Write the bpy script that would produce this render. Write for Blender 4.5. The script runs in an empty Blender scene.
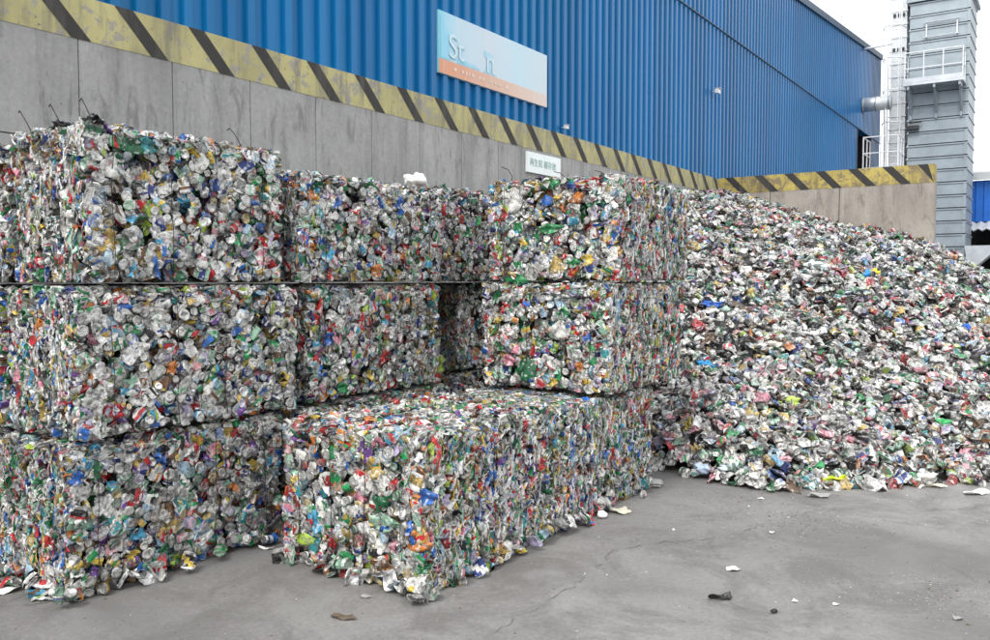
import bpy, math, random
import numpy as np
from mathutils import Vector, Matrix

random.seed(7)
rng = np.random.default_rng(11)
sc = bpy.context.scene
COL = sc.collection
R = math.radians

# ------------------------------------------------------------------ yard axes
D1 = np.array([.562, .827, 0.]); D1 /= np.linalg.norm(D1)      # along the wall, away from the camera
D2 = np.array([-D1[1], D1[0], 0.])                              # towards the wall
UP = np.array([0., 0., 1.])
YAW = math.atan2(D1[1], D1[0])
W0 = np.array([-4.226, 5.70, 0.])                               # origin on the face of the long wall
CAM = np.array([0., 0., 1.65])
F_PX = 846.0
PITCH = math.atan(40 / 846)

def wp(t, q, z=0.):
    """point t metres along the long wall, q metres out in front of it"""
    p = W0 + D1 * t - D2 * q
    return Vector((p[0], p[1], z))

# ------------------------------------------------------------------ materials
def new_mat(name):
    m = bpy.data.materials.new(name); m.use_nodes = True
    nt = m.node_tree
    b = nt.nodes['Principled BSDF']
    return m, nt, b

def nd(nt, typ, **kw):
    n = nt.nodes.new(typ)
    for k, v in kw.items():
        if k.startswith('i_'):
            n.inputs[k[2:].replace('_', ' ')].default_value = v
        else:
            setattr(n, k, v)
    return n

def ramp(nt, src, stops):
    r = nt.nodes.new('ShaderNodeValToRGB')
    e = r.color_ramp.elements
    while len(e) < len(stops): e.new(.5)
    for k, (p, c) in enumerate(stops):
        e[k].position = p
        e[k].color = (c, c, c, 1) if isinstance(c, (int, float)) else (*c, 1)
    nt.links.new(src, r.inputs[0])
    return r.outputs[0]

def mix(nt, fac, a, b, mode='MIX'):
    m = nt.nodes.new('ShaderNodeMix'); m.data_type = 'RGBA'; m.blend_type = mode
    for sock, v in ((m.inputs[0], fac), (m.inputs[6], a), (m.inputs[7], b)):
        if isinstance(v, bpy.types.NodeSocket): nt.links.new(v, sock)
        elif isinstance(v, (int, float)): sock.default_value = v if sock.type == 'VALUE' else (v, v, v, 1)
        else: sock.default_value = (*v, 1)
    return m.outputs[2]

def coords(nt, scale=(1, 1, 1), kind='Object', rot=(0, 0, 0)):
    tc = nt.nodes.new('ShaderNodeTexCoord')
    mp = nt.nodes.new('ShaderNodeMapping')
    mp.inputs['Scale'].default_value = scale
    mp.inputs['Rotation'].default_value = rot
    nt.links.new(tc.outputs[kind], mp.inputs[0])
    return mp.outputs[0]

def noise(nt, vec, scale, detail=6, rough=.6, dist=0):
    n = nd(nt, 'ShaderNodeTexNoise', i_Scale=scale, i_Detail=detail, i_Roughness=rough, i_Distortion=dist)
    if vec is not None: nt.links.new(vec, n.inputs['Vector'])
    return n.outputs['Fac']

def voro(nt, vec, scale, feature='F1', out='Distance'):
    n = nd(nt, 'ShaderNodeTexVoronoi', feature=feature, i_Scale=scale)
    nt.links.new(vec, n.inputs['Vector'])
    return n.outputs[out]

def bump(nt, bsdf, h, strength=.3, dist=.01):
    b = nd(nt, 'ShaderNodeBump', i_Strength=strength, i_Distance=dist)
    nt.links.new(h, b.inputs['Height'])
    nt.links.new(b.outputs[0], bsdf.inputs['Normal'])

def mat_simple(name, col, rough=.5, metal=0., var=.25, scale=3., bmp=.1, spec=.5):
    m, nt, b = new_mat(name)
    v = coords(nt)
    n = noise(nt, v, scale, 7, .65)
    lo = tuple(c * (1 - var) for c in col); hi = tuple(min(1, c * (1 + var)) for c in col)
    nt.links.new(ramp(nt, n, [(.3, lo), (.7, hi)]), b.inputs['Base Color'])
    b.inputs['Roughness'].default_value = rough
    b.inputs['Metallic'].default_value = metal
    b.inputs['Specular IOR Level'].default_value = spec
    if bmp: bump(nt, b, noise(nt, v, scale * 8, 4), bmp, .01)
    return m

def mat_scrap_metal():
    m, nt, b = new_mat('printed_can_metal')
    at = nd(nt, 'ShaderNodeAttribute', attribute_name='paint')
    v = coords(nt)
    # printed label detail: small patches paler or darker than the ink around them
    cells = voro(nt, v, 55, 'F1', 'Color')
    sep = nt.nodes.new('ShaderNodeSeparateColor'); nt.links.new(cells, sep.inputs[0])
    pale = ramp(nt, sep.outputs[0], [(.86, 0.), (.88, .5)])
    c = mix(nt, pale, at.outputs['Color'], (.82, .82, .80))
    deep = ramp(nt, sep.outputs[1], [(.80, 0.), (.83, .5)])
    c = mix(nt, deep, c, (.06, .06, .07))
    grime = ramp(nt, noise(nt, v, 9, 6, .7), [(.38, .34), (.62, 1.)])
    c = mix(nt, 1., c, grime, 'MULTIPLY')
    nt.links.new(c, b.inputs['Base Color'])
    nt.links.new(at.outputs['Alpha'], b.inputs['Metallic'])
    nt.links.new(ramp(nt, noise(nt, v, 14, 4), [(.3, .22), (.75, .55)]), b.inputs['Roughness'])
    bump(nt, b, noise(nt, v, 70, 3, .6), .55, .012)
    return m

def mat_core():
    m, nt, b = new_mat('packed_metal_gap_shade')
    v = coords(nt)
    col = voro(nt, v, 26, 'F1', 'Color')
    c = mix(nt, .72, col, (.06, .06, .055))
    c = mix(nt, 1., c, (.16, .155, .15), 'MULTIPLY')  # darkened so the shade in the gaps between cans is in the colour
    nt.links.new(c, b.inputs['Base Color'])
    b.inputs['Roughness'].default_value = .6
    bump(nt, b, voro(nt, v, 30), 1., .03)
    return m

def mat_ground():
    m, nt, b = new_mat('worn_yard_concrete')
    v = coords(nt)
    big = noise(nt, v, .35, 5, .6)
    mid = noise(nt, v, 1.7, 8, .7, .6)
    fine = noise(nt, v, 38, 6, .75)
    c = ramp(nt, big, [(.3, (.176, .172, .165)), (.7, (.268, .262, .252))])
    c = mix(nt, ramp(nt, mid, [(.44, 0.), (.60, .85)]), c, (.140, .135, .128))
    c = mix(nt, 1., c, ramp(nt, fine, [(.3, .74), (.7, 1.14)]), 'MULTIPLY')
    # worn paler film
    c = mix(nt, ramp(nt, noise(nt, v, .9, 9, .72, 1.2), [(.55, 0.), (.72, .5)]), c, (.315, .311, .302))
    # oily stains
    st = ramp(nt, noise(nt, v, .62, 4, .5, .4), [(.52, 0.), (.66, .65)])
    c = mix(nt, st, c, (.115, .111, .106))
    # hairline cracks
    wv = nt.nodes.new('ShaderNodeVectorMath'); wv.operation = 'ADD'
    nn = nd(nt, 'ShaderNodeTexNoise', i_Scale=1.6, i_Detail=6.)
    nt.links.new(v, nn.inputs['Vector']); nt.links.new(v, wv.inputs[0]); nt.links.new(nn.outputs['Color'], wv.inputs[1])
    edge = voro(nt, wv.outputs[0], .42, 'DISTANCE_TO_EDGE')
    cr = ramp(nt, edge, [(.0, 1.), (.010, 0.)])
    crm = mix(nt, 1., cr, ramp(nt, noise(nt, v, .8, 3), [(.50, 0.), (.62, .55)]), 'MULTIPLY')
    c = mix(nt, crm, c, (.06, .056, .052))
    # specks of dirt and grit
    sp = voro(nt, v, 21)
    c = mix(nt, ramp(nt, sp, [(.07, .75), (.11, 0.)]), c, (.075, .068, .06))
    sp2 = voro(nt, coords(nt, (1, 1, 1), 'Object', (0, 0, 1.1)), 13)
    c = mix(nt, ramp(nt, sp2, [(.03, .7), (.045, 0.)]), c, (.42, .41, .39))
    nt.links.new(c, b.inputs['Base Color'])
    nt.links.new(ramp(nt, mid, [(.3, .55), (.7, .85)]), b.inputs['Roughness'])
    bump(nt, b, fine, .35, .012)
    return m

def mat_wall(name, col, warm=0.):
    m, nt, b = new_mat(name)
    v = coords(nt)
    st = noise(nt, coords(nt, (2.6, 2.6, .22)), 1.5, 7, .62)
    cl = noise(nt, v, .9, 7, .65, .5)
    fi = noise(nt, v, 24, 5, .7)
    lo = tuple(x * .80 for x in col); hi = tuple(x * 1.12 for x in col)
    c = ramp(nt, cl, [(.3, lo), (.7, hi)])
    c = mix(nt, ramp(nt, st, [(.48, 0.), (.68, .58)]), c, tuple(x * .50 for x in col))
    c = mix(nt, ramp(nt, noise(nt, coords(nt, (3.2, 3.2, .8)), 2.4, 8, .7, 1.), [(.54, 0.), (.63, .6)]), c, tuple(x * .42 for x in col))
    c = mix(nt, ramp(nt, noise(nt, coords(nt, (5, 5, .5)), 1.1, 6, .6), [(.58, 0.), (.7, .35)]), c, tuple(min(1, x * 1.35) for x in col))
    c = mix(nt, 1., c, ramp(nt, fi, [(.3, .86), (.7, 1.08)]), 'MULTIPLY')
    c = mix(nt, ramp(nt, voro(nt, v, 6.), [(.03, .8), (.05, 0.)]), c, (.06, .055, .05))
    nt.links.new(c, b.inputs['Base Color'])
    b.inputs['Roughness'].default_value = .85
    bump(nt, b, fi, .3, .008)
    return m

def mat_paint(name, col, chip_col, amount=.62):
    m, nt, b = new_mat(name)
    v = coords(nt)
    n = noise(nt, v, 5.5, 9, .75, .8)
    chips = ramp(nt, n, [(amount - .035, 0.), (amount + .01, 1.)])
    base = ramp(nt, noise(nt, v, 1.6, 6, .65), [(.3, tuple(x * .72 for x in col)), (.7, tuple(x * 1.1 for x in col))])
    c = mix(nt, chips, base, chip_col)
    c = mix(nt, ramp(nt, noise(nt, coords(nt, (4, 4, .6)), 1.6, 7, .65), [(.49, 0.), (.66, .7)]), c, tuple(x * .5 for x in chip_col))
    c = mix(nt, ramp(nt, noise(nt, v, 17, 8, .75), [(.60, 0.), (.66, .75)]), c, (.05, .046, .04))
    nt.links.new(c, b.inputs['Base Color'])
    b.inputs['Roughness'].default_value = .7
    bump(nt, b, n, .3, .01)
    return m

def mat_cladding():
    m, nt, b = new_mat('blue_coated_steel')
    v = coords(nt)
    st = noise(nt, coords(nt, (3.5, 3.5, .12)), 1.2, 6, .6)
    c = ramp(nt, st, [(.3, (.002, .112, .305)), (.72, (.003, .160, .400))])
    c = mix(nt, ramp(nt, noise(nt, v, .25, 5), [(.42, 0.), (.7, .3)]), c, (.006, .185, .41))
    c = mix(nt, ramp(nt, noise(nt, v, 9, 8, .75), [(.66, 0.), (.74, .3)]), c, (.06, .17, .33))
    mp = coords(nt, (1, 1, 1), 'Object', (0, 0, -YAW)); sp = nt.nodes.new('ShaderNodeSeparateXYZ'); nt.links.new(mp, sp.inputs[0])
    dv = nd(nt, 'ShaderNodeMath', operation='MULTIPLY'); nt.links.new(sp.outputs[0], dv.inputs[0]); dv.inputs[1].default_value = 1 / .96
    fl = nd(nt, 'ShaderNodeMath', operation='FLOOR'); nt.links.new(dv.outputs[0], fl.inputs[0])
    wn = nd(nt, 'ShaderNodeTexWhiteNoise', noise_dimensions='1D'); nt.links.new(fl.outputs[0], wn.inputs['W'])
    c = mix(nt, 1., c, ramp(nt, wn.outputs['Value'], [(0., .84), (1., 1.08)]), 'MULTIPLY')
    c = mix(nt, ramp(nt, noise(nt, coords(nt, (7, 7, .25)), 1.3, 7, .7), [(.56, 0.), (.72, .4)]), c, (.004, .07, .20))
    nt.links.new(c, b.inputs['Base Color'])
    b.inputs['Roughness'].default_value = .30
    b.inputs['Specular IOR Level'].default_value = .27
    return m

M = {}
M['can'] = mat_scrap_metal()
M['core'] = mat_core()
M['ground'] = mat_ground()
M['wall'] = mat_wall('grey_precast_concrete', (.352, .350, .342))
M['wall_warm'] = mat_wall('beige_cast_concrete', (.36, .325, .285))
M['yellow'] = mat_paint('worn_yellow_paint', (.45, .41, .19), (.30, .285, .24), .56)
M['yellow_strong'] = mat_paint('worn_deep_yellow_paint', (.47, .375, .10), (.22, .175, .10), .535)
M['black'] = mat_paint('worn_black_paint', (.028, .026, .024), (.15, .14, .12), .66)
M['blue'] = mat_cladding()
M['blue_far'] = mat_simple('bright_blue_sheet', (.006, .115, .47), .45, 0, .2, 2.)
M['flash'] = mat_simple('dark_flashing', (.035, .07, .12), .5, .2, .2)
M['dark'] = mat_simple('dark_interior', (.012, .013, .015), .9, 0, .3)
M['galv'] = mat_simple('galvanised_steel', (.52, .55, .57), .42, .55, .18, 2.5)
M['galv_dark'] = mat_simple('weathered_galvanised_steel', (.30, .345, .375), .5, .35, .16, 1.6)
M['galv_white'] = mat_simple('pale_coated_steel', (.70, .72, .73), .45, .15, .1, 3)
M['joint'] = mat_simple('black_seal', (.03, .033, .038), .7)
M['wire'] = mat_simple('rusty_wire', (.035, .026, .02), .7, .4, .4, 30)
M['white_plastic'] = mat_simple('white_plastic', (.78, .78, .76), .4, 0, .08, 6)
M['black_plastic'] = mat_simple('black_plastic_film', (.012, .012, .013), .35, 0, .3, 8)
M['brown'] = mat_simple('soaked_cardboard', (.10, .075, .05), .8, 0, .4, 12)
M['grey_plastic'] = mat_simple('grey_plastic', (.30, .30, .29), .5, 0, .2, 8)
M['cream'] = mat_simple('cream_board', (.58, .55, .44), .6, 0, .18, 9)
M['green_plastic'] = mat_simple('green_plastic', (.03, .22, .07), .35, 0, .2, 9)
M['sign_white'] = mat_simple('sign_white', (.80, .86, .85), .5, 0, .07, 3)
M['sign_ink'] = mat_simple('faded_sign_ink', (.30, .46, .41), .6)
M['roof_edge'] = mat_simple('pale_roof_edge', (.50, .52, .53), .5, .2, .15)

# ------------------------------------------------------------------ mesh helpers
class MB:
    def __init__(s): s.v = []; s.f = []; s.m = []
    def add(s, vs, fs, mi=0):
        o = len(s.v); s.v += [tuple(v) for v in vs]
        s.f += [tuple(o + i for i in f) for f in fs]; s.m += [mi] * len(fs)
    def box(s, o, a, b, c, mi=0):
        """box with corner o and edge vectors a, b, c"""
        o, a, b, c = (Vector(x) for x in (o, a, b, c))
        vs = [o, o + a, o + a + b, o + b, o + c, o + a + c, o + a + b + c, o + b + c]
        fs = [(0, 3, 2, 1), (4, 5, 6, 7), (0, 1, 5, 4), (1, 2, 6, 5), (2, 3, 7, 6), (3, 0, 4, 7)]
        if a.cross(b).dot(c) < 0: fs = [f[::-1] for f in fs]
        s.add(vs, fs, mi)
    def tube(s, pts, r, n=8, mi=0, caps=True):
        pts = [Vector(p) for p in pts]
        rings = []; prev = None
        for i, p in enumerate(pts):
            d = (pts[min(i + 1, len(pts) - 1)] - pts[max(i - 1, 0)]).normalized()
            if prev is None:
                x = d.orthogonal().normalized()
            else:
                x = (prev - d * prev.dot(d)).normalized()
            prev = x; y = d.cross(x)
            rr = r[i] if isinstance(r, (list, tuple)) else r
            rings.append([p + (x * math.cos(2 * math.pi * k / n) + y * math.sin(2 * math.pi * k / n)) * rr for k in range(n)])
        vs = [q for rg in rings for q in rg]; fs = []
        for i in range(len(rings) - 1):
            for k in range(n):
                fs.append((i * n + k, i * n + (k + 1) % n, (i + 1) * n + (k + 1) % n, (i + 1) * n + k))
        if caps:
            fs.append(tuple(range(n))[::-1]); fs.append(tuple((len(rings) - 1) * n + k for k in range(n)))
        s.add(vs, fs, mi)
    def build(s, name, mats, parent=None, smooth=False, origin=None):
        me = bpy.data.meshes.new(name)
        off = Vector(origin) if origin is not None else Vector((0, 0, 0))
        me.from_pydata([tuple(Vector(v) - off) for v in s.v], [], s.f)
        for m in (mats if isinstance(mats, (list, tuple)) else [mats]): me.materials.append(m)
        me.polygons.foreach_set('material_index', s.m)
        if smooth: me.shade_smooth()
        o = bpy.data.objects.new(name, me); COL.objects.link(o)
        if parent is not None:
            o.parent = parent
            base = Vector(parent.location)
            if parent.parent is not None: base += parent.parent.location
            o.location = off - base
        else:
            o.location = off
        return o

def tag(o, label=None, cat=None, group=None, kind=None):
    if label: o['label'] = label
    if cat: o['category'] = cat
    if group: o['group'] = group
    if kind: o['kind'] = kind
    return o

def empty(name, loc, label, cat, group=None, yaw=0.):
    o = bpy.data.objects.new(name, None); COL.objects.link(o)
    o.location = loc; o.rotation_euler = (0, 0, yaw); o.empty_display_size = .2
    return tag(o, label, cat, group)

def quads_object(name, V, Fq, mat, color=None, sharp=None):
    """mesh object from numpy vertex and quad arrays, with a face attribute holding the paint"""
    me = bpy.data.meshes.new(name)
    nv, nf = len(V), len(Fq)
    me.vertices.add(nv); me.vertices.foreach_set('co', V.astype(np.float32).ravel())
    me.loops.add(nf * 4); me.loops.foreach_set('vertex_index', Fq.astype(np.int32).ravel())
    me.polygons.add(nf)
    me.polygons.foreach_set('loop_start', np.arange(0, nf * 4, 4, dtype=np.int32))
    if color is not None:
        a = me.attributes.new('paint', 'FLOAT_COLOR', 'FACE')
        a.data.foreach_set('color', color.astype(np.float32).ravel())
    if sharp is not None:
        a = me.attributes.new('sharp_face', 'BOOLEAN', 'FACE')
        a.data.foreach_set('value', sharp.astype(bool).ravel())
    me.update(calc_edges=True)
    me.materials.append(mat)
    o = bpy.data.objects.new(name, me); COL.objects.link(o)
    return o

# ------------------------------------------------------------------ library of crushed cans and scraps
NS = 10
def base_can():
    prof = [(0, .016), (.020, .011), (.0245, 0), (.033, .010), (.033, .034),
            (.033, .058), (.033, .082), (.033, .102), (.0275, .116), (.0275, .121), (.0245, .114), (0, .112)]
    vs = []; ring = []
    for r, z in prof:
        if r == 0: ring.append([len(vs)]); vs.append((0, 0, z))
        else:
            ring.append(list(range(len(vs), len(vs) + NS)))
            for k in range(NS):
                a = 2 * math.pi * k / NS; vs.append((r * math.cos(a), r * math.sin(a), z))
    fs = []; kind = []                       # kind: 0 body, 2 bare end
    for i in range(len(prof) - 1):
        A, B = ring[i], ring[i + 1]
        for k in range(NS):
            k2 = (k + 1) % NS
            if len(A) == 1:
                if k % 2 == 0: fs.append((A[0], B[(k + 2) % NS], B[k2], B[k])); kind.append((2, i, k))
            elif len(B) == 1:
                if k % 2 == 0: fs.append((B[0], A[k], A[k2], A[(k + 2) % NS])); kind.append((2, i, k))
            else:
                fs.append((A[k], A[k2], B[k2], B[k]))
                kind.append((0 if 3 <= i <= 6 else 2, i, k))
    V = np.array(vs); V[:, 2] -= .06
    return V, np.array(fs), kind
CV, CF, CK = base_can()

def crush(mode, r):
    V = CV.copy()
    th = np.arctan2(V[:, 1], V[:, 0])
    if mode == 'squashed':                   # pressed end to end: a puck, thin along z
        s = r.uniform(.16, .42)
        k = r.integers(2, 6); ph = r.uniform(0, 6.28)
        body = (np.abs(V[:, 2]) < .05)
        V[:, :2] *= (1 + body * r.uniform(.03, .16) * np.sin(k * th + ph + V[:, 2] * 90))[:, None]
        V[:, 2] *= s
        V[:, 0] += V[:, 2] * r.uniform(-.8, .8); V[:, 1] += V[:, 2] * r.uniform(-.8, .8)
        V[:, 2] += (V[:, 0] * r.uniform(-.25, .25))
    else:                                    # flattened on its side: thin along x, then turned so thin is z
        s = r.uniform(.16, .40) if mode != 'dented' else r.uniform(.55, .85)
        V[:, 0] *= s; V[:, 1] *= (1 + .42 * (1 - s))
        for _ in range(int(r.integers(2, 5))):
            c = np.array([0, r.uniform(-.03, .03), r.uniform(-.05, .05)])
            d2 = (V[:, 1] - c[1]) ** 2 + (V[:, 2] - c[2]) ** 2
            V[:, 0] += r.uniform(-.022, .022) * np.exp(-d2 / (2 * r.uniform(.010, .020) ** 2))
        if mode == 'folded':
            a = r.uniform(.5, 1.15); z0 = r.uniform(-.02, .02)
            V[:, 0] += a * np.abs(V[:, 2] - z0) - .02
            V[:, 2] = z0 + (V[:, 2] - z0) * r.uniform(.6, .85)
        tw = r.uniform(-5, 5) * V[:, 2]
        x, y = V[:, 0].copy(), V[:, 1].copy()
        V[:, 0] = x * np.cos(tw) - y * np.sin(tw); V[:, 1] = x * np.sin(tw) + y * np.cos(tw)
        V[:, 2] *= r.uniform(.75, 1.)
        V = V[:, [1, 2, 0]]
    V += r.normal(0, .0009 if mode == 'squashed' else .0016, V.shape)
    V -= V.mean(0)
    # print layout on the barrel
    pat = r.integers(0, 6); slot = np.zeros(len(CF), int)
    k0 = r.integers(0, NS)
    for j, (kd, i, k) in enumerate(CK):
        if kd == 2: slot[j] = 2; continue
        kk = (k - k0) % NS
        if pat == 0: slot[j] = 1 if i == 4 else 0
        elif pat == 1: slot[j] = 1 if kk < 4 and 4 <= i <= 5 else 0
        elif pat == 2: slot[j] = 1 if (kk + i) % 6 < 2 else 0
        elif pat == 3: slot[j] = 1 if i <= 3 else (3 if i == 6 else 0)
        elif pat == 4: slot[j] = 1 if kk < 5 else 0
        else: slot[j] = 3 if (kk in (2, 3, 8)) and i in (4, 5) else 0
    return V, CF, slot

def scrap(r):
    n = 6
    u, w = np.meshgrid(np.linspace(-.5, .5, n), np.linspace(-.5, .5, n), indexing='ij')
    a, b = r.uniform(.07, .13), r.uniform(.05, .10)
    th = r.uniform(0, 6.28)
    z = .018 * np.sin(u * r.uniform(4, 9) + r.uniform(0, 6)) + .014 * np.sin(w * r.uniform(5, 11) + th) + r.normal(0, .006, u.shape)
    V = np.stack([u * a * (1 + .25 * np.sin(w * 5 + th)), w * b * (1 + .25 * np.cos(u * 6)), z], -1).reshape(-1, 3)
    V[:, :2] += r.normal(0, .005, (len(V), 2))
    idx = np.arange(n * n).reshape(n, n)
    F = np.stack([idx[:-1, :-1], idx[1:, :-1], idx[1:, 1:], idx[:-1, 1:]], -1).reshape(-1, 4)
    T = V.copy(); T[:, 2] -= .0035           # a second skin gives the film its thickness
    nb = n * n
    F2 = F[:, ::-1] + nb
    rim = list(idx[0, :]) + list(idx[1:, -1]) + list(idx[-1, -2::-1]) + list(idx[-2:0:-1, 0])
    rimf = [(rim[i], rim[(i + 1) % len(rim)], rim[(i + 1) % len(rim)] + nb, rim[i] + nb) for i in range(len(rim))]
    Fa = np.concatenate([F, F2, np.array(rimf)])
    slot = np.zeros(len(Fa), int)
    slot[r.integers(0, len(F), 6)] = 1
    return np.concatenate([V, T]), Fa, slot

LIB = []; FORM = []
for mode, cnt in (('squashed', 22), ('flattened', 18), ('folded', 12), ('dented', 6)):
    for _ in range(cnt):
        V, F, s = crush(mode, rng); LIB.append((V, F, s)); FORM.append(mode)
N_CAN = len(LIB)
for _ in range(14):
    V, F, s = scrap(rng); LIB.append((V, F, s)); FORM.append('scrap')
LIB_AREA = np.array([np.prod(np.sort(np.ptp(v, axis=0))[1:]) for v, f, s in LIB])
FORM_IDS = {m: [i for i, x in enumerate(FORM) if x == m] for m in set(FORM)}

# name, colour, metallic, weight
INKS = [('silver', (.80, .79, .76), .62, 20), ('white', (.80, .79, .74), .05, 16), ('grey', (.33, .33, .32), .5, 7), ('pale blue', (.38, .54, .66), .25, 5), ('pale green', (.36, .60, .44), .25, 6), ('lavender', (.48, .42, .60), .25, 3),
        ('red', (.54, .024, .028), .15, 8), ('dark green', (.010, .150, .055), .15, 7.5), ('green', (.025, .33, .10), .15, 4.8),
        ('lime green', (.40, .56, .07), .1, 2.4), ('blue', (.022, .14, .52), .15, 4.6), ('navy blue', (.014, .035, .19), .2, 4),
        ('sky blue', (.09, .42, .66), .15, 2.6), ('gold', (.56, .39, .10), .4, 6.5), ('yellow', (.76, .54, .08), .1, 2.3),
        ('orange', (.72, .24, .05), .1, 2.2), ('black', (.018, .018, .018), .2, 7), ('purple', (.18, .07, .32), .2, 1.5),
        ('pink', (.72, .26, .34), .1, 3.6), ('brown', (.17, .09, .04), .2, 4.5), ('teal', (.04, .30, .32), .2, 2.4)]
INK_NAME = [i[0] for i in INKS]
INK_RGBA = np.array([(*i[1], i[2]) for i in INKS])
INK_W = np.array([i[3] for i in INKS], float)
INK_W /= INK_W.sum()
SILVER = INK_RGBA[0]

class Batch:
    """placed pieces: variant, position, rotation matrix, scale, inks"""
    def __init__(s, vid, pos, rot, scl, depth=None, inkw=None):
        s.vid, s.pos, s.rot, s.scl = vid, pos, rot, scl
        n = len(vid); s.depth = depth if depth is not None else np.zeros(n)
        w = INK_W if inkw is None else inkw
        s.ink = rng.choice(len(INKS), n, p=w); ink2 = rng.choice(len(INKS), n, p=w)
        p = np.zeros((n, 4, 4))
        p[:, 0] = INK_RGBA[s.ink]
        jit = rng.uniform(.75, 1.2, (n, 1)); p[:, 0, :3] = np.clip(p[:, 0, :3] * jit, 0, .85)
        p[:, 1] = INK_RGBA[ink2]
        alt = rng.random(n) < .30; p[alt, 1] = INK_RGBA[1]
        p[:, 2] = SILVER; p[:, 2, :3] *= rng.uniform(.7, 1.08, (n, 1))
        tint = rng.random(n) < .42; p[tint, 2] = p[tint, 0] * .62 + SILVER * .38
        p[:, 3] = INK_RGBA[rng.choice(len(INKS), n, p=w)]
        sc_ = vid >= N_CAN
        p[sc_, 0, 3] = 0.; p[sc_, 1] = p[sc_, 0] * np.array([.8, .8, .8, 1])
        s.pal = p
    def one(s, i):
        V, F, sl = LIB[s.vid[i]]
        return (V * s.scl[i]) @ s.rot[i].T, F, s.pal[i][sl]
    def merged(s, keep, press=None):
        Vs, Fs, Cs, Ss = [], [], [], []; off = 0
        for v in range(len(LIB)):
            ids = np.nonzero((s.vid == v) & keep)[0]
            if not len(ids): continue
            V, F, sl = LIB[v]
            P = np.einsum('vj,nij->nvi', V, s.rot[ids]) * s.scl[ids][:, None, None] + s.pos[ids][:, None, :]
            Vs.append(P.reshape(-1, 3))
            Fs.append((F[None] + (off + np.arange(len(ids)) * len(V))[:, None, None]).reshape(-1, 4))
            off += len(ids) * len(V)
            Cs.append(s.pal[ids][:, sl, :].reshape(-1, 4))
            Ss.append(np.full(len(ids) * len(F), FORM[v] in ('squashed', 'scrap') and v % 3 != 0))
        V = np.concatenate(Vs)
        return (press(V) if press else V), np.concatenate(Fs), np.concatenate(Cs), ~np.concatenate(Ss)

def frames(n_dir, roll=None):
    """rotation matrices whose third column is n_dir, random roll"""
    n = n_dir / np.linalg.norm(n_dir, axis=1)[:, None]
    a = rng.normal(size=n.shape)
    x = a - n * (a * n).sum(1)[:, None]; x /= np.linalg.norm(x, axis=1)[:, None]
    y = np.cross(n, x)
    return np.stack([x, y, n], -1)

def frames_up(n_dir, hint):
    """third column n_dir, second column as near to hint as it can be"""
    n = n_dir / np.linalg.norm(n_dir, axis=1)[:, None]
    y = hint - n * (hint * n).sum(1)[:, None]; y /= np.linalg.norm(y, axis=1)[:, None]
    return np.stack([np.cross(y, n), y, n], -1)

def project(P):
    d = P - CAM
    c, s = math.cos(PITCH), math.sin(PITCH)
    dep = d[:, 1] * c - d[:, 2] * s; up = d[:, 1] * s + d[:, 2] * c
    dep = np.maximum(dep, 1e-3)
    return 495 + F_PX * d[:, 0] / dep, 320 - F_PX * up / dep, dep

BOXES = []      # (origin corner, yaw axes e1 e2, size) of every bale, for the sight lines
def occluded(P, skip=None):
    out = np.zeros(len(P), bool)
    for k, (o, e1, e2, L, W, H) in enumerate(BOXES):
        if k == skip: continue
        A = np.stack([e1, e2, UP])
        ro = (CAM - o) @ A.T; rd = (P - CAM) @ A.T
        size = np.array([L, W, H])
        with np.errstate(divide='ignore', invalid='ignore'):
            t1 = (0.03 - ro) / rd; t2 = (size - .03 - ro) / rd
        tn = np.minimum(t1, t2).max(1); tf = np.maximum(t1, t2).min(1)
        out |= (tn < tf) & (tf > 0) & (tn < .985)
    return out

def score(b, normals, P, skip=None):
    """how large each piece shows in the photograph (0: not at all)"""
    px, py, dep = project(P)
    v = CAM - P; v /= np.linalg.norm(v, axis=1)[:, None]
    thin = np.abs((b.rot[:, :, 2] * v).sum(1))
    sc_ = LIB_AREA[b.vid] * b.scl ** 2 * (.3 + .7 * thin) / dep ** 2
    face = (normals * v).sum(1)
    ok = (px > 2) & (px < 988) & (py > 2) & (py < 638) & (face > .03) & ~occluded(P, skip)
    return np.where(ok, sc_ * np.clip(face * 2, .2, 1) * (b.depth + .3), 0)

# ------------------------------------------------------------------ bales
def ax(yaw):
    e1 = np.array([math.cos(yaw), math.sin(yaw), 0]); return e1, np.array([-e1[1], e1[0], 0])

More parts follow.
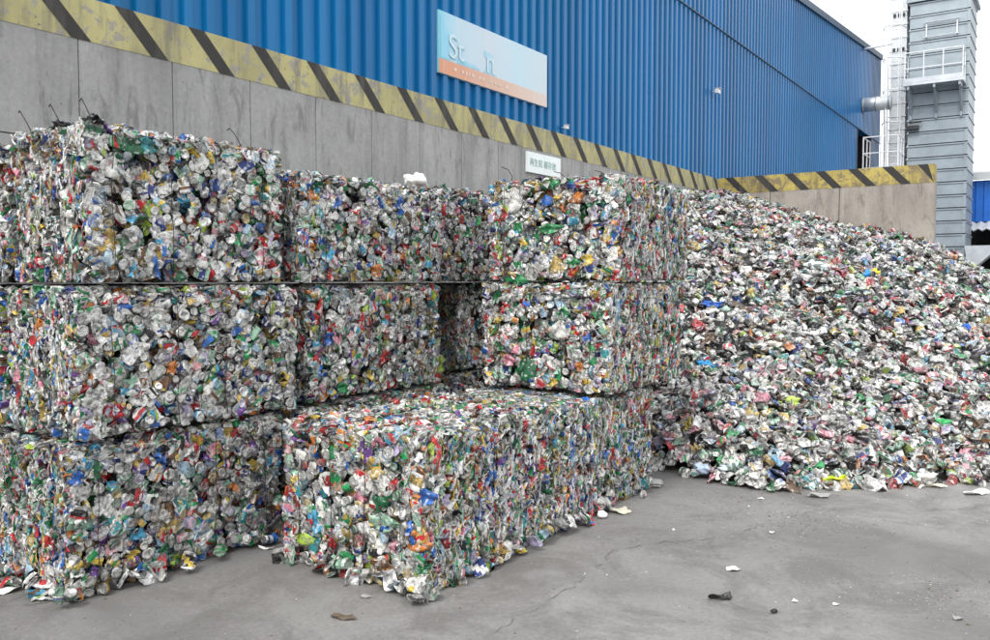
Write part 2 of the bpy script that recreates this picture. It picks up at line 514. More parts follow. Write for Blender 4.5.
def make_bale(idx, corner, z0, L, W, H, comp, dyaw, label, inkmul=None, n_parts=100, wires=4, dens=1., big=1., loose=0):
    yaw = YAW + dyaw; e1, e2 = ax(yaw)
    o = np.array([corner[0], corner[1], z0])
    ctr = o + e1 * L / 2 + e2 * W / 2
    root = empty('can_bale', Vector(ctr), label, 'bale', 'bales of crushed cans stacked in front of the concrete wall', yaw)
    size = np.array([L, W, H])
    A = np.stack([e1, e2, UP])            # rows: local axes
    inkw = INK_W.copy()
    if inkmul:
        for nm, k in inkmul.items(): inkw[INK_NAME.index(nm)] *= k
    inkw /= inkw.sum()
    ph = rng.uniform(0, 6.28, 6)
    pos, nrm, thin, vid, scl, dep, rots = [], [], [], [], [], [], []
    # faces: axis, side, density factor
    layers = [(0, 0, 1., 0), (1, 0, 1., 0), (0, 1, .45, 0), (1, 1, .55, 0), (2, 1, 1., 0), (0, 0, 1., 1), (1, 0, 1., 1), (2, 1, .7, 1), (0, 1, .5, 1), (1, 1, .5, 1)]
    for axis, side, fac, back in layers:
        a1, a2 = [i for i in range(3) if i != axis]
        area = size[a1] * size[a2]
        flat = axis == comp
        d = (190 if back else 560 if flat else (860 if axis < 2 else 760)) * fac * dens
        n = int(area * d)
        p = np.zeros((n, 3))
        p[:, a1] = rng.uniform(-.01, size[a1] + .01, n); p[:, a2] = rng.uniform(0, size[a2] + .0, n)
        # uneven face: slow swells, rounded edges
        swell = .014 * np.sin(p[:, a1] * 5.1 + ph[0]) * np.sin(p[:, a2] * 6.3 + ph[1]) + .009 * np.sin(p[:, a1] * 13 + ph[2]) * np.cos(p[:, a2] * 11 + ph[3])
        e = np.minimum(np.minimum(p[:, a1], size[a1] - p[:, a1]), np.minimum(p[:, a2], size[a2] - p[:, a2]))
        inset = np.clip(.05 - e, 0, .05) * .45
        lay = rng.beta(1.4, 1.2, n)
        depth = .040 - lay * .042 + inset - swell
        if back: lay = lay * .2; depth = .064 + .016 * rng.random(n) + inset - swell
        p[:, axis] = depth if side == 0 else size[axis] - depth
        if axis < 2: p[:, 2] = np.clip(p[:, 2], .056 if z0 > 0 else .03, H - (.056 if z0 < 1.6 else .04))
        nl = np.zeros((n, 3)); nl[:, axis] = -1 if side == 0 else 1
        t = np.zeros((n, 3))
        if back:
            t[:, axis] = 1; t += rng.normal(0, .22, (n, 3))
        elif axis == 2:
            t[:, 2] = 1; t += rng.normal(0, .42 if idx == 12 else .26, (n, 3))
        elif flat:
            t[:, axis] = 1; t += rng.normal(0, .20, (n, 3))
        else:
            t[:, comp] = 1; t += rng.normal(0, .15, (n, 3)) + nl * rng.normal(0, .12, (n, 1))
        v = np.empty(n, int); u = rng.random(n)
        f_sq = 0. if back else .54 if flat else .34 if axis == 2 else .14
        for k in range(n):
            m = 'squashed' if u[k] < f_sq else 'flattened' if u[k] < f_sq + (1 - f_sq) * .42 else 'folded' if u[k] < f_sq + (1 - f_sq) * .74 else 'dented' if u[k] < f_sq + (1 - f_sq) * .80 else 'scrap'
            if back and u[k] > .35: m = 'scrap'
            v[k] = random.choice(FORM_IDS[m])
        if axis < 2 and not flat and not back:
            hint = np.tile([0., 0., 1.], (n, 1)) + rng.normal(0, .28, (n, 3)); rots.append(frames_up(t, hint))
        else: rots.append(frames(t))
        pos.append(p); nrm.append(nl); vid.append(v); dep.append(lay)
        scl.append((rng.normal(1.15, .12, n) if back else rng.normal(.80, .13, n)) * big)
    n_body = sum(len(x) for x in vid)
    if loose:                              # pieces spilling out along the foot of the bale
        n = loose
        p = np.zeros((n, 3)); side = rng.random(n) < .5
        p[:, 0] = np.where(side, rng.uniform(-.1, L, n), rng.normal(-.03, .03, n))
        p[:, 1] = np.where(side, rng.normal(-.03, .03, n), rng.uniform(-.05, W, n))
        p[:, 2] = rng.uniform(.02, .09, n)
        nl = np.zeros((n, 3)); nl[:, 0] = np.where(side, 0, -1); nl[:, 1] = np.where(side, -1, 0)
        pos.append(p); nrm.append(nl); rots.append(frames(rng.normal(size=(n, 3)) + np.array([0, 0, 1.6]))); dep.append(np.full(n, .6))
        vid.append(rng.integers(0, N_CAN, n)); scl.append(rng.normal(1.0, .12, n))
    pos, nrm, rots, vid, scl, dep = (np.concatenate(x) for x in (pos, nrm, rots, vid, scl, dep))
    pos[:, 2] = np.maximum(pos[:, 2], .02)
    loc = pos - np.array([L / 2, W / 2, 0])                 # in the bale's own frame
    b = Batch(vid, loc, rots, np.clip(scl, .5, 1.6), dep, inkw)
    def press(V):
        """the flat platens of the baler: what stuck out is pushed back to the face"""
        V = V.copy()
        for a, hs in ((0, L / 2), (1, W / 2)):
            m_ = hs + .010 + .006 * np.sin(V[:, 2] * 23 + ph[4]) * np.sin(V[:, 1 - a] * 19 + ph[5])
            ex = np.abs(V[:, a]) - m_
            V[:, a] = np.where(ex > 0, np.sign(V[:, a]) * (m_ + ex * .16), V[:, a])
        ex = V[:, 2] - (H + .008); V[:, 2] = np.where(ex > 0, H + .008 + ex * (.8 if idx == 12 else .22 if z0 < 1.6 else .6), V[:, 2])
        lo = .012 if z0 > 0 else .004
        V[:, 2] = np.where(V[:, 2] < lo, lo + (V[:, 2] - lo) * .1, V[:, 2])
        return V
    world = o + pos @ A
    bw = Batch.__new__(Batch); bw.vid, bw.scl, bw.depth = b.vid, b.scl, b.depth
    bw.rot = np.einsum('ji,njk->nik', A, b.rot)
    s_ = score(bw, nrm @ A, world, idx)
    order = np.argsort(-s_)
    sel = [i for i in order if s_[i] > 0]
    cans = [i for i in sel if vid[i] < N_CAN][:n_parts]; scr = [i for i in sel if vid[i] >= N_CAN][:n_parts]
    keep = np.ones(len(vid), bool)
    for i in cans + scr:
        V, F, C = b.one(i); keep[i] = False
        if i < n_body: V = press(V + loc[i]) - loc[i]
        nm = 'crushed_can' if vid[i] < N_CAN else 'torn_scrap'
        sh = np.full(len(F), not (FORM[vid[i]] in ('squashed', 'scrap') and vid[i] % 3 != 0))
        c = quads_object(nm, V, F, M['can'], C, sh)
        c.parent = root; c.location = Vector(loc[i])
        ink = INK_NAME[b.ink[i]]
        if ink not in ('silver', 'grey'):
            c['label'] = f"{ink} {'torn scrap' if vid[i] >= N_CAN else 'crushed can'}"
    body = np.arange(len(vid)) < n_body
    V, F, C, S = b.merged(keep & body, press)
    if (keep & ~body).any():
        V2, F2, C2, S2 = b.merged(keep & ~body)
        F = np.concatenate([F, F2 + len(V)]); V = np.concatenate([V, V2]); C = np.concatenate([C, C2]); S = np.concatenate([S, S2])
    c = quads_object('packed_cans', V, F, M['can'], C, S); c.parent = root; c['kind'] = 'stuff'
    # the dense inside of the bale
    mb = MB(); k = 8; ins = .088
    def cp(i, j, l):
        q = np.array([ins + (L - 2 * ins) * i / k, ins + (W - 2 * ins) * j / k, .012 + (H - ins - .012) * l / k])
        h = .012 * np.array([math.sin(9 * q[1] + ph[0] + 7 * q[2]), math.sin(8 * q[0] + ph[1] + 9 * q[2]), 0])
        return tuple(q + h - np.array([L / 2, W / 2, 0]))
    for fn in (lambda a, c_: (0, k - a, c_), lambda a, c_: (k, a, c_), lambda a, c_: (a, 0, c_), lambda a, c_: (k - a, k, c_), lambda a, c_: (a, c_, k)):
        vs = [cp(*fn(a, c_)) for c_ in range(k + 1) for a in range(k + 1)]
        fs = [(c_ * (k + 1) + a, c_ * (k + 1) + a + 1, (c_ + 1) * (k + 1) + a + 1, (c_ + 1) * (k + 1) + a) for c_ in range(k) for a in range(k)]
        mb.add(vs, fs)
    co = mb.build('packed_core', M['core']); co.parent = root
    # baling wires round the bale, in planes holding the pressing direction
    oth = 1 - comp
    for w in range(wires):
        cpos = size[oth] * (w + .5 + rng.uniform(-.12, .12)) / wires
        pts = []
        a0, a1 = -.014, size[comp] + .014; zt = H + .012
        loop = [(a0, .05), (a0, zt - .06), (a0 + .05, zt), (a1 - .05, zt), (a1, zt - .06), (a1, .05)]
        for (pa, pz), (qa, qz) in zip(loop[:-1], loop[1:]):
            m_ = max(2, int(math.hypot(qa - pa, qz - pz) / .12))
            for j in range(m_):
                f = j / m_; q = np.zeros(3)
                q[comp] = pa + (qa - pa) * f + rng.normal(0, .004); q[oth] = cpos + rng.normal(0, .006); q[2] = pz + (qz - pz) * f
                pts.append(tuple(q - np.array([L / 2, W / 2, 0])))
        mb = MB(); mb.tube(pts, .0019, 5)
        wi = mb.build('baling_wire', M['wire'], smooth=True); wi.parent = root
    return root

H_ = .80
A0 = np.array([-2.16, 4.23])
d1, d2 = D1[:2], D2[:2]
LBc = A0 + d2 * .74 + d1 * .12
colourful = dict(white=1.5, red=1.3, green=1.3, orange=1.3, silver=.8, yellow=1.3)
shiny = dict(silver=1.6, black=1.2)
SPECS = [
 # corner, z0, L, W, H, comp, dyaw, label, inks
 (A0, 0, 1.40, .70, .80, 1, 0, 'bottom bale of the left stack standing on the ground, its near corner lowest in view', None, dict(loose=34)),
 (A0 + np.array([.06, .02]), .815, 1.42, .71, .795, 1, -.018, 'middle bale of the left stack, its face full of silver can ends', shiny, {}),
 (A0 + np.array([.09, .08]), 1.625, 1.29, .70, .83, 1, .01, 'top bale of the left stack with black film and loose wires on its upper edge', None, {}),
 (LBc, 0, 1.4, 1.0, .80, 1, 0, 'bottom bale at the far left edge, set back beside the left stack', dict(white=1.8), dict(loose=10)),
 (LBc - d1 * .06, .815, 1.4, 1.0, .795, 1, .01, 'middle bale at the far left edge, behind the dark seam of the left stack', None, {}),
 (LBc - d1 * .02 + d2 * .03, 1.625, 1.4, 1.0, .77, 1, -.02, 'top bale at the far left edge, bluish, slightly lower than its neighbour', dict(blue=2.), {}),
 (A0 + d1 * 1.57 - d2 * .02, 0, 1.6, 1.06, .80, 1, 0, 'bottom bale of the middle stack, almost hidden behind the front bale', shiny, dict(wires=2)),
 (A0 + d1 * 1.65 + d2 * .0, .815, 1.44, 1.06, .795, 1, .02, 'middle bale of the middle stack, resting right behind the front bale', shiny, {}),
 (A0 + d1 * 1.57 + d2 * .0, 1.625, 1.58, 1.06, .735, 1, .01, 'top bale of the middle stack with a white plastic bag lying on it', shiny, {}),
 (A0 + d1 * 3.70 + d2 * .35, 0, 1.4, 1.06, .80, 1, 0, 'bottom bale of the recessed stack hidden behind the front row', None, dict(wires=0, n_parts=0, dens=.5)),
 (A0 + d1 * 3.80 + d2 * .38, .815, 1.4, 1.06, .795, 1, 0, 'middle bale of the recessed stack, in the dark gap left of the right stack', None, dict(wires=2)),
 (A0 + d1 * 3.24 + d2 * .14, 1.625, 1.4, 1.06, .79, 1, 0, 'top bale of the recessed stack between the middle and the right stack', None, dict(wires=2)),
 (np.array([-.364, 4.32]), 0, 1.42, 1.05, .825, 0, 0, 'front bale lying by itself nearest the camera, bits spilling at its foot', colourful, dict(loose=56, big=1.06)),
 (np.array([-.364, 4.32]) + d1 * 1.45 - d2 * .01, 0, 1.38, 1.05, .815, 0, 0, 'bottom bale of the right stack, end to end behind the front bale', None, dict(loose=24)),
 (np.array([.785, 5.88]), .835, 1.27, 1.07, .785, 0, -.02, 'middle bale of the right stack, pale and colourful on its front', colourful, {}),
 (np.array([.855, 5.94]), 1.635, 1.35, 1.08, .755, 0, .01, 'top bale of the right stack below the small white sign', colourful, {}),
]
for (cn, z0, L, W, Hh, comp, dy, lab, inks, kw) in SPECS:
    e1, e2 = ax(YAW + dy)
    BOXES.append((np.array([cn[0], cn[1], z0]), e1, e2, L, W, Hh))
BALES = []
for k, (cn, z0, L, W, Hh, comp, dy, lab, inks, kw) in enumerate(SPECS):
    BALES.append(make_bale(k, cn, z0, L, W, Hh, comp, dy, lab, inks, **kw))

# single pieces one can pick out on the faces of the bales
def bale_piece(k, face, px, py, wpx, hpx, ink):
    o, e1, e2, L, W, Hh = BOXES[k]
    n = -e1 if face == 'f' else -e2; hx = -e2 if face == 'f' else e1
    p0 = o + n * .006
    a, b_ = px - 495, -(py - 320); c, s_ = math.cos(PITCH), math.sin(PITCH)
    rd = np.array([a, F_PX * c + b_ * s_, -F_PX * s_ + b_ * c])
    t = ((p0 - CAM) @ n) / (rd @ n); P = CAM + rd * t
    m_per_px = t
    v = int(rng.integers(N_CAN, len(LIB))); V, F, sl = LIB[v]
    V = V / np.ptp(V, axis=0).max(0)
    cosx = abs(hx @ np.array([1., 0, 0]) - (P[0] / P[1]) * (hx @ np.array([0, 1., 0])))
    V = (LIB[v][0] - LIB[v][0].mean(0)) / np.ptp(LIB[v][0], axis=0)
    V = V * np.array([wpx * m_per_px / max(cosx, .35), hpx * m_per_px, .035])
    an = rng.normal(0, .18); V[:, :2] = V[:, :2] @ np.array([[math.cos(an), math.sin(an)], [-math.sin(an), math.cos(an)]])
    Wd = V[:, :1] * hx + V[:, 1:2] * UP + V[:, 2:3] * n
    Wd[:, 2] = np.maximum(Wd[:, 2], .006 + .02 * rng.random(len(Wd)) - P[2])
    A = np.stack([e1, e2, UP]); base = o + e1 * L / 2 + e2 * W / 2
    pal = np.zeros((4, 4)); pal[:] = INK_RGBA[INK_NAME.index(ink)]; pal[:, 3] = .05; pal[1, :3] *= .75
    ob = quads_object('torn_scrap', Wd @ A.T, F, M['can'], pal[sl], np.zeros(len(F), bool))
    ob.parent = BALES[k]; ob.location = Vector(A @ (P - base)); ob['label'] = f'large {ink} crumpled scrap'
PIECES = {
 12: [('f', 418, 541, 30, 22, 'orange'), ('f', 425, 497, 24, 18, 'blue'), ('f', 388, 571, 36, 22, 'brown'), ('f', 346, 560, 18, 16, 'green'), ('f', 332, 548, 10, 26, 'red'),
      ('f', 316, 522, 16, 26, 'sky blue'), ('f', 383, 523, 32, 20, 'pale green'), ('f', 312, 446, 12, 20, 'orange'), ('f', 302, 538, 26, 14, 'lime green'), ('f', 374, 468, 20, 24, 'gold'),
      ('r', 484, 444, 9, 16, 'blue'), ('r', 500, 462, 10, 12, 'purple')],
 13: [('r', 541, 464, 10, 14, 'red'), ('r', 568, 470, 8, 20, 'orange'), ('r', 619, 444, 7, 16, 'blue'), ('r', 612, 455, 6, 16, 'red')],
 2: [('r', 131, 146, 26, 24, 'dark green'), ('r', 152, 208, 20, 22, 'lime green'), ('r', 157, 268, 7, 26, 'blue'), ('r', 110, 239, 18, 24, 'gold'), ('r', 133, 272, 14, 14, 'sky blue'),
     ('r', 178, 276, 20, 12, 'dark green'), ('r', 239, 240, 10, 16, 'green'), ('r', 147, 146, 20, 18, 'teal'), ('r', 112, 168, 22, 24, 'white'),
     ('f', 38, 205, 8, 24, 'gold'), ('f', 60, 262, 10, 18, 'red'), ('f', 70, 200, 16, 40, 'white'), ('f', 52, 222, 12, 12, 'teal')],
 1: [('r', 124, 307, 16, 14, 'blue'), ('r', 117, 411, 18, 16, 'red'), ('r', 131, 330, 18, 16, 'green'), ('r', 158, 314, 24, 14, 'white'), ('r', 172, 368, 14, 14, 'orange'), ('r', 110, 348, 12, 18, 'gold'),
     ('f', 84, 435, 16, 12, 'blue'), ('f', 40, 330, 10, 22, 'orange'), ('f', 52, 350, 14, 16, 'white')],
 0: [('f', 34, 550, 8, 40, 'gold'), ('f', 48, 548, 14, 26, 'red'), ('f', 53, 582, 20, 36, 'white'), ('f', 26, 562, 12, 30, 'pale blue'), ('r', 94, 572, 12, 12, 'purple'), ('r', 76, 478, 22, 16, 'blue'),
     ('r', 95, 470, 18, 22, 'dark green'), ('r', 160, 452, 16, 12, 'blue'), ('r', 176, 560, 12, 14, 'lime green'), ('r', 60, 595, 18, 20, 'pale green')],
 15: [('f', 551, 184, 20, 11, 'green'), ('f', 593, 183, 22, 12, 'red'), ('f', 577, 197, 16, 12, 'orange'), ('f', 546, 201, 14, 12, 'blue'), ('f', 549, 229, 26, 11, 'green'), ('f', 505, 214, 13, 12, 'red'),
      ('f', 517, 279, 26, 12, 'green'), ('f', 587, 260, 16, 12, 'yellow'), ('f', 573, 263, 15, 12, 'green'), ('f', 555, 265, 14, 20, 'gold'), ('f', 604, 244, 12, 14, 'dark green'), ('f', 513, 200, 20, 30, 'white'), ('r', 674, 246, 5, 20, 'blue')],
 14: [('f', 526, 370, 22, 26, 'dark green'), ('f', 551, 382, 14, 11, 'yellow'), ('f', 505, 308, 12, 11, 'red'), ('f', 580, 367, 12, 11, 'orange'), ('f', 588, 339, 10, 16, 'blue'), ('f', 508, 360, 16, 12, 'pink'),
      ('f', 497, 318, 13, 12, 'yellow'), ('f', 540, 384, 10, 10, 'pink'), ('f', 560, 330, 22, 20, 'white'), ('f', 510, 296, 26, 12, 'white')],
 8: [('r', 399, 203, 12, 13, 'blue'), ('r', 413, 246, 8, 22, 'dark green'), ('r', 377, 271, 15, 14, 'orange'), ('r', 321, 240, 12, 26, 'dark green'), ('r', 308, 222, 26, 12, 'pale green'), ('r', 310, 195, 18, 10, 'orange')],
 7: [('r', 329, 339, 13, 14, 'blue'), ('r', 315, 319, 12, 12, 'red'), ('r', 361, 320, 8, 18, 'red'), ('r', 432, 295, 14, 10, 'orange'), ('r', 343, 388, 16, 12, 'green'), ('r', 440, 365, 10, 22, 'lime green')],
}
for k, ps in PIECES.items():
    for args in ps: bale_piece(k, *args)

def loose_wire(root, pts):
    mb = MB(); mb.tube(pts, .0030, 6)
    inv = Matrix.Translation(root.location) @ Matrix.Rotation(root.rotation_euler.z, 4, 'Z')
    inv = inv.inverted()
    mb.v = [tuple(inv @ Vector(v)) for v in mb.v]
    w = mb.build('baling_wire', M['wire'], smooth=True); w.parent = root
    w['label'] = 'loose end of rusty wire sticking up'

def wire_at(k, l, w, z, pts):
    o, e1, e2, L, W, H = BOXES[k]
    b = o + e1 * l + e2 * w + UP * (H + z)
    return [Vector(b + e1 * x + e2 * y + UP * h) for x, y, h in pts]
for l, w, s in ((.10, .36, .9), (.16, .16, 1.), (.05, .58, .8), (1.05, .06, .8)):
    loose_wire(BALES[2], wire_at(2, l, w, -.02, [(0, 0, 0), (-.02, .02, .08 * s), (-.03, .05, .14 * s), (-.02, .10, .185 * s), (0, .15, .18 * s)]))
for l, w, s in ((.12, .50, .45), (.3, .25, .5), (.1, .95, .8), (.6, .35, .6)):
    loose_wire(BALES[15], wire_at(15, l, w, -.02, [(0, 0, 0), (.01, -.01, .09 * s), (0, .02, .16 * s), (-.02, .07, .19 * s)]))

# ------------------------------------------------------------------ the loose heap
U_C = 16.65                                                     # distance along the wall to the corner
def heap_z(P):
    rel = P - W0
    t = rel @ D1; q = -(rel @ D2); x, y = P[:, 0], P[:, 1]
    foot = 6.62 + np.clip(2.15 - x, 0, 2.) * .75 + .10 * np.sin(x * 2.1) + .06 * np.sin(x * 5.3 + 1)
    s = y - foot
    g = np.interp(s, [-.01, 0, .25, .8, 2.3, 5.3, 8, 11, 14], [0, .0, .055, .14, .335, .71, .90, 1., 1.04])
    top = np.clip(3.5 - .27 * q - .27 * np.clip(q - 4.3, 0, 3), .9, 3.6)
    z = g * top
    z += np.clip(s, 0, 1) * (.10 * np.sin(x * 1.7 + y * .9) * np.sin(y * 1.3 + 2) + .035 * np.sin(x * 4.1 + 1) * np.sin(y * 3.7))
    return np.where(s > 0, np.maximum(z, 0), -1), t, q

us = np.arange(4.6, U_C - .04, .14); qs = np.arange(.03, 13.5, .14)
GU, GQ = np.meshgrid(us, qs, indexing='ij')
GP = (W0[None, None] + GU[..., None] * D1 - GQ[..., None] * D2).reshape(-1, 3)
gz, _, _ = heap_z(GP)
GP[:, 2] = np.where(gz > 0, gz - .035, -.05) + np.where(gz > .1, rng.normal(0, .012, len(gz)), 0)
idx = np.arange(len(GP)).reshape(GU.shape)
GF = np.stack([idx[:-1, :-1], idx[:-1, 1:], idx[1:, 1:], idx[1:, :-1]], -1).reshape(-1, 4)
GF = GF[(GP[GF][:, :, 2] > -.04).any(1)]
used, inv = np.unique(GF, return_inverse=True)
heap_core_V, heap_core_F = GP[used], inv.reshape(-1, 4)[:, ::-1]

n_try = 60000
hp = np.zeros((n_try, 3)); hp[:, 0] = rng.uniform(.6, 15, n_try); hp[:, 1] = rng.uniform(6.2, 19.6, n_try)
hz, ht, hq = heap_z(hp)
px, py, dpt = project(np.column_stack([hp[:, :2], np.maximum(hz, 0)]))
dens = np.where(hp[:, 1] < 8.2, 225, np.where(hp[:, 1] < 9.5, 205, np.where(hp[:, 1] < 13, 138, 84)))
ok = (hz > -.5) & (ht < U_C - .06) & (hq > .06) & (px < 1170) & (rng.random(n_try) < dens / (n_try / (14.4 * 13.4)))
# extra pieces close to the camera, where they show largest
n_x = 9000
xp = np.zeros((n_x, 3)); xp[:, 0] = rng.uniform(1., 6., n_x); xp[:, 1] = rng.uniform(6.3, 8.8, n_x)
xz, xt, xq = heap_z(xp)
okx = (xz > -.5) & (rng.random(n_x) < .10)
hp = np.concatenate([hp[ok], xp[okx]]); hz = np.concatenate([hz[ok], xz[okx]])
inb = np.zeros(len(hp), bool)                                   # not inside a bale
for (o, e1, e2, L, W, Hh) in BOXES:
    l = (hp - o) @ e1; w = (hp - o) @ e2
    inb |= (l > .0) & (l < L) & (w > .0) & (w < W)
hp, hz = hp[~inb], hz[~inb]
nH = len(hp)
eps = np.array([.1, 0, 0]); eps2 = np.array([0, .1, 0])
gx = (np.maximum(heap_z(hp + eps)[0], 0) - np.maximum(heap_z(hp - eps)[0], 0)) / .2
gy = (np.maximum(heap_z(hp + eps2)[0], 0) - np.maximum(heap_z(hp - eps2)[0], 0)) / .2
hn = np.column_stack([-gx, -gy, np.ones(nH)]); hn /= np.linalg.norm(hn, axis=1)[:, None]
lay = rng.beta(1.3, 1.1, nH)
hp[:, 2] = np.maximum(hz, 0) + .018 + (lay - .42) * .12 * np.clip(hz * 8, 0.1, 1)
far = np.clip((hp[:, 1] - 8) / 8, 0, 1)
hv = rng.integers(0, N_CAN, nH); ssel = rng.random(nH) < .17; hv[ssel] = rng.integers(N_CAN, len(LIB), ssel.sum())
dn = rng.random(nH); hv = np.where((dn < .12) & ~ssel, rng.choice(FORM_IDS['dented'], nH), hv)
hs = rng.normal(1.06, .16, nH) * (1 + .30 * far); hs[ssel] *= rng.choice([.8, .95, 1.1, 1.3, 1.75], ssel.sum(), p=[.25, .3, .25, .14, .06])
thin = hn + rng.normal(0, .46, (nH, 3))
hw = INK_W.copy()
for nm, k in {'silver': 1.5, 'white': 1.55, 'lavender': 1.4, 'pale blue': 1.2, 'grey': 1.3, 'black': 2.2, 'pink': 2.2, 'red': 1.15, 'brown': 1.9, 'blue': .6, 'navy blue': .8, 'sky blue': .6, 'orange': .7, 'purple': .7, 'yellow': .8, 'pale green': 1.3}.items(): hw[INK_NAME.index(nm)] *= k
hw /= hw.sum()
hb = Batch(hv, hp, frames(thin), np.clip(hs, .6, 2.2), lay, hw)
clump = np.sin(hp[:, 0] * 2.3 + 1.2 * np.sin(hp[:, 1] * 1.9)) * np.sin(hp[:, 1] * 2.9 + hp[:, 2] * 3 + 1) + .35 * np.sin(hp[:, 0] * 6.1 + hp[:, 1] * 4.7)
for cond, nm, pr in ((clump > .45, 'black', .12), (clump > .45, 'brown', .10), (clump < -.45, 'white', .30)):
    m_ = cond & (rng.random(nH) < pr); hb.ink[m_] = INK_NAME.index(nm)
    hb.pal[m_, 0] = INK_RGBA[INK_NAME.index(nm)]; hb.pal[m_, 1] = hb.pal[m_, 0] * .8
hb.pal[:, [0, 1, 3], :3] = hb.pal[:, [0, 1, 3], :3] * .86 + .14 * hb.pal[:, [0, 1, 3], :3].mean(-1, keepdims=True) + .012
hsc = score(hb, np.where(hn[:, 2:3] > 0, hn, -hn), hp)
order = [i for i in np.argsort(-hsc) if hsc[i] > 0]
h_cans = [i for i in order if hv[i] < N_CAN][:300]; h_scr = [i for i in order if hv[i] >= N_CAN][:300]
hkeep = np.ones(nH, bool); hkeep[h_cans + h_scr] = False

def heap_labels(ids, noun):
    """colour, form, place on the heap, then what lies beside it"""
    P = hp[ids]; X, Y, _ = project(P)
    def zone(x, y, k):
        if x < 715: h = 'beside the right stack'
        elif x < 790: h = 'left of the heap middle'
        elif x < 860: h = 'in the heap middle'
        elif x < 930: h = 'right of the heap middle'
        else: h = 'near the picture right edge'
        v = 'at the heap foot' if y > 474 else 'just above the heap foot' if y > 450 else 'low on the slope' if y > 415 else 'partway up the slope' if y > 370 else 'high on the slope'
        return v + ' ' + h
    FN = dict(squashed='squashed', flattened='flattened', folded='folded', dented='dented', scrap='crumpled')
    first = [f"{FN[FORM[hv[i]]]} {INK_NAME[hb.ink[i]]} {noun} {zone(X[k], Y[k], k)}" for k, i in enumerate(ids)]
    out = list(first); cnt = {}
    for l in first: cnt[l] = cnt.get(l, 0) + 1
    for k, i in enumerate(ids):
        if cnt[first[k]] > 1:
            d = np.hypot(X - X[k], Y - Y[k]); d[k] = 1e9
            for j in np.argsort(d)[:12]:
                if INK_NAME[hb.ink[ids[j]]] == INK_NAME[hb.ink[i]]: continue
                side = ('left of' if X[k] < X[j] else 'right of') if abs(X[k] - X[j]) > abs(Y[k] - Y[j]) else ('below' if Y[k] > Y[j] else 'above')
                cand = f"{FN[FORM[hv[i]]]} {INK_NAME[hb.ink[i]]} {noun} {side} a {INK_NAME[hb.ink[ids[j]]]} {noun}"
                vert = zone(X[k], Y[k], k)
                cand = cand + ' ' + vert
                if len(cand.split()) > 16: cand = ' '.join(cand.split()[:16])
                if cand not in out: out[k] = cand; break
    return out
for ids, nm, noun, grp in ((h_cans, 'crushed_can', 'can', 'loose crushed cans on the near slope of the heap'),
                           (h_scr, 'crumpled_scrap', 'scrap', 'crumpled plastic and foil scraps on the heap')):
    labs = heap_labels(ids, noun)
    for i, lb in zip(ids, labs):
        V, F, C = hb.one(i)
        sh = np.full(len(F), not (FORM[hv[i]] in ('squashed', 'scrap') and hv[i] % 3 != 0))
        o = quads_object(nm, V, F, M['can'], C, sh); o.location = Vector(hp[i])
        tag(o, lb, 'can' if nm == 'crushed_can' else 'scrap', grp)
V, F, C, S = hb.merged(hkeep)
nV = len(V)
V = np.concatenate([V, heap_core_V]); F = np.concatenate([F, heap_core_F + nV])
C = np.concatenate([C, np.tile([.028, .027, .025, .1], (len(heap_core_F), 1))]); S = np.concatenate([S, np.zeros(len(heap_core_F), bool)])  # near-black heap core: shade between the loose pieces put into its colour
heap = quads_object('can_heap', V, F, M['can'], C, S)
tag(heap, 'huge sloping heap of loose crushed cans and scrap against the striped walls', 'heap', None, 'stuff')

# ------------------------------------------------------------------ ground
mb = MB(); mb.add([(-250, -60, 0), (250, -60, 0), (250, 400, 0), (-250, 400, 0)], [(0, 1, 2, 3)])
tag(mb.build('ground', M['ground']), 'worn grey concrete yard with cracks and stains', 'ground', None, 'structure')

def strip(pts, w, z=.004):
    mb = MB(); vs = []
    P = [Vector((x, y, z)) for x, y in pts]
    fine = []
    for a, b in zip(P[:-1], P[1:]):
        m_ = max(2, int((b - a).length / .035))
        for j in range(m_):
            q = a.lerp(b, j / m_); q.x += random.gauss(0, .010); q.y += random.gauss(0, .014); fine.append(q)
    for i, p in enumerate(fine):
        d = (fine[min(i + 1, len(fine) - 1)] - fine[max(i - 1, 0)]); d.z = 0; d.normalize()
        n = Vector((-d.y, d.x, 0)); ww = w * random.uniform(.3, 1.)
        vs += [p + n * ww / 2, p - n * ww / 2]
    mb.add(vs, [(2 * i, 2 * i + 1, 2 * i + 3, 2 * i + 2) for i in range(len(fine) - 1) if math.sin(i * .37 + w * 900) + math.sin(i * .91) > -.55])
    return mb
M['crack'] = mat_simple('dirt_filled_crack', (.165, .16, .152), .9, 0, .5, 30)
for pts, w in (([(.0, 3.9), (.25, 4.25), (.55, 4.7), (.72, 5.1), (1.05, 5.25), (1.5, 5.35), (1.9, 5.75), (2.5, 6.1)], .008),
               ([(2.2, 6.3), (2.7, 5.7), (3.2, 5.45), (4.2, 5.2)], .006),
               ([(-2.9, 4.0), (-2.5, 4.18), (-2.2, 4.32)], .014),
               ([(2.6, 5.0), (2.66, 4.4), (2.5, 3.9)], .005)):
    o = strip(pts, w).build('ground_crack', M['crack']); tag(o, None, None, None, 'structure')

# ------------------------------------------------------------------ concrete walls
WALL_B, WALL_T = 3.60, 3.95
def stripes(mb, length, z0, z1, off, pitch, width, slant, origin, du, dn, w2):
    """slanted black bars painted on a yellow band; origin + du*u + up*z, pushed out by dn"""
    u = off
    while u < length:
        pts = [(u, z1), (u + width, z1), (u + width + slant, z0), (u + slant, z0)]
        cl = [(min(max(a, 0), length), z) for a, z in pts]
        if cl[1][0] - cl[0][0] > .01 or cl[2][0] - cl[3][0] > .01:
            vs = [origin + du * a + Vector((0, 0, z)) + dn for a, z in cl]
            mb.add(vs, [(0, 3, 2, 1)], 0)
        u += pitch

vd1, vd2 = Vector(D1), Vector(D2)
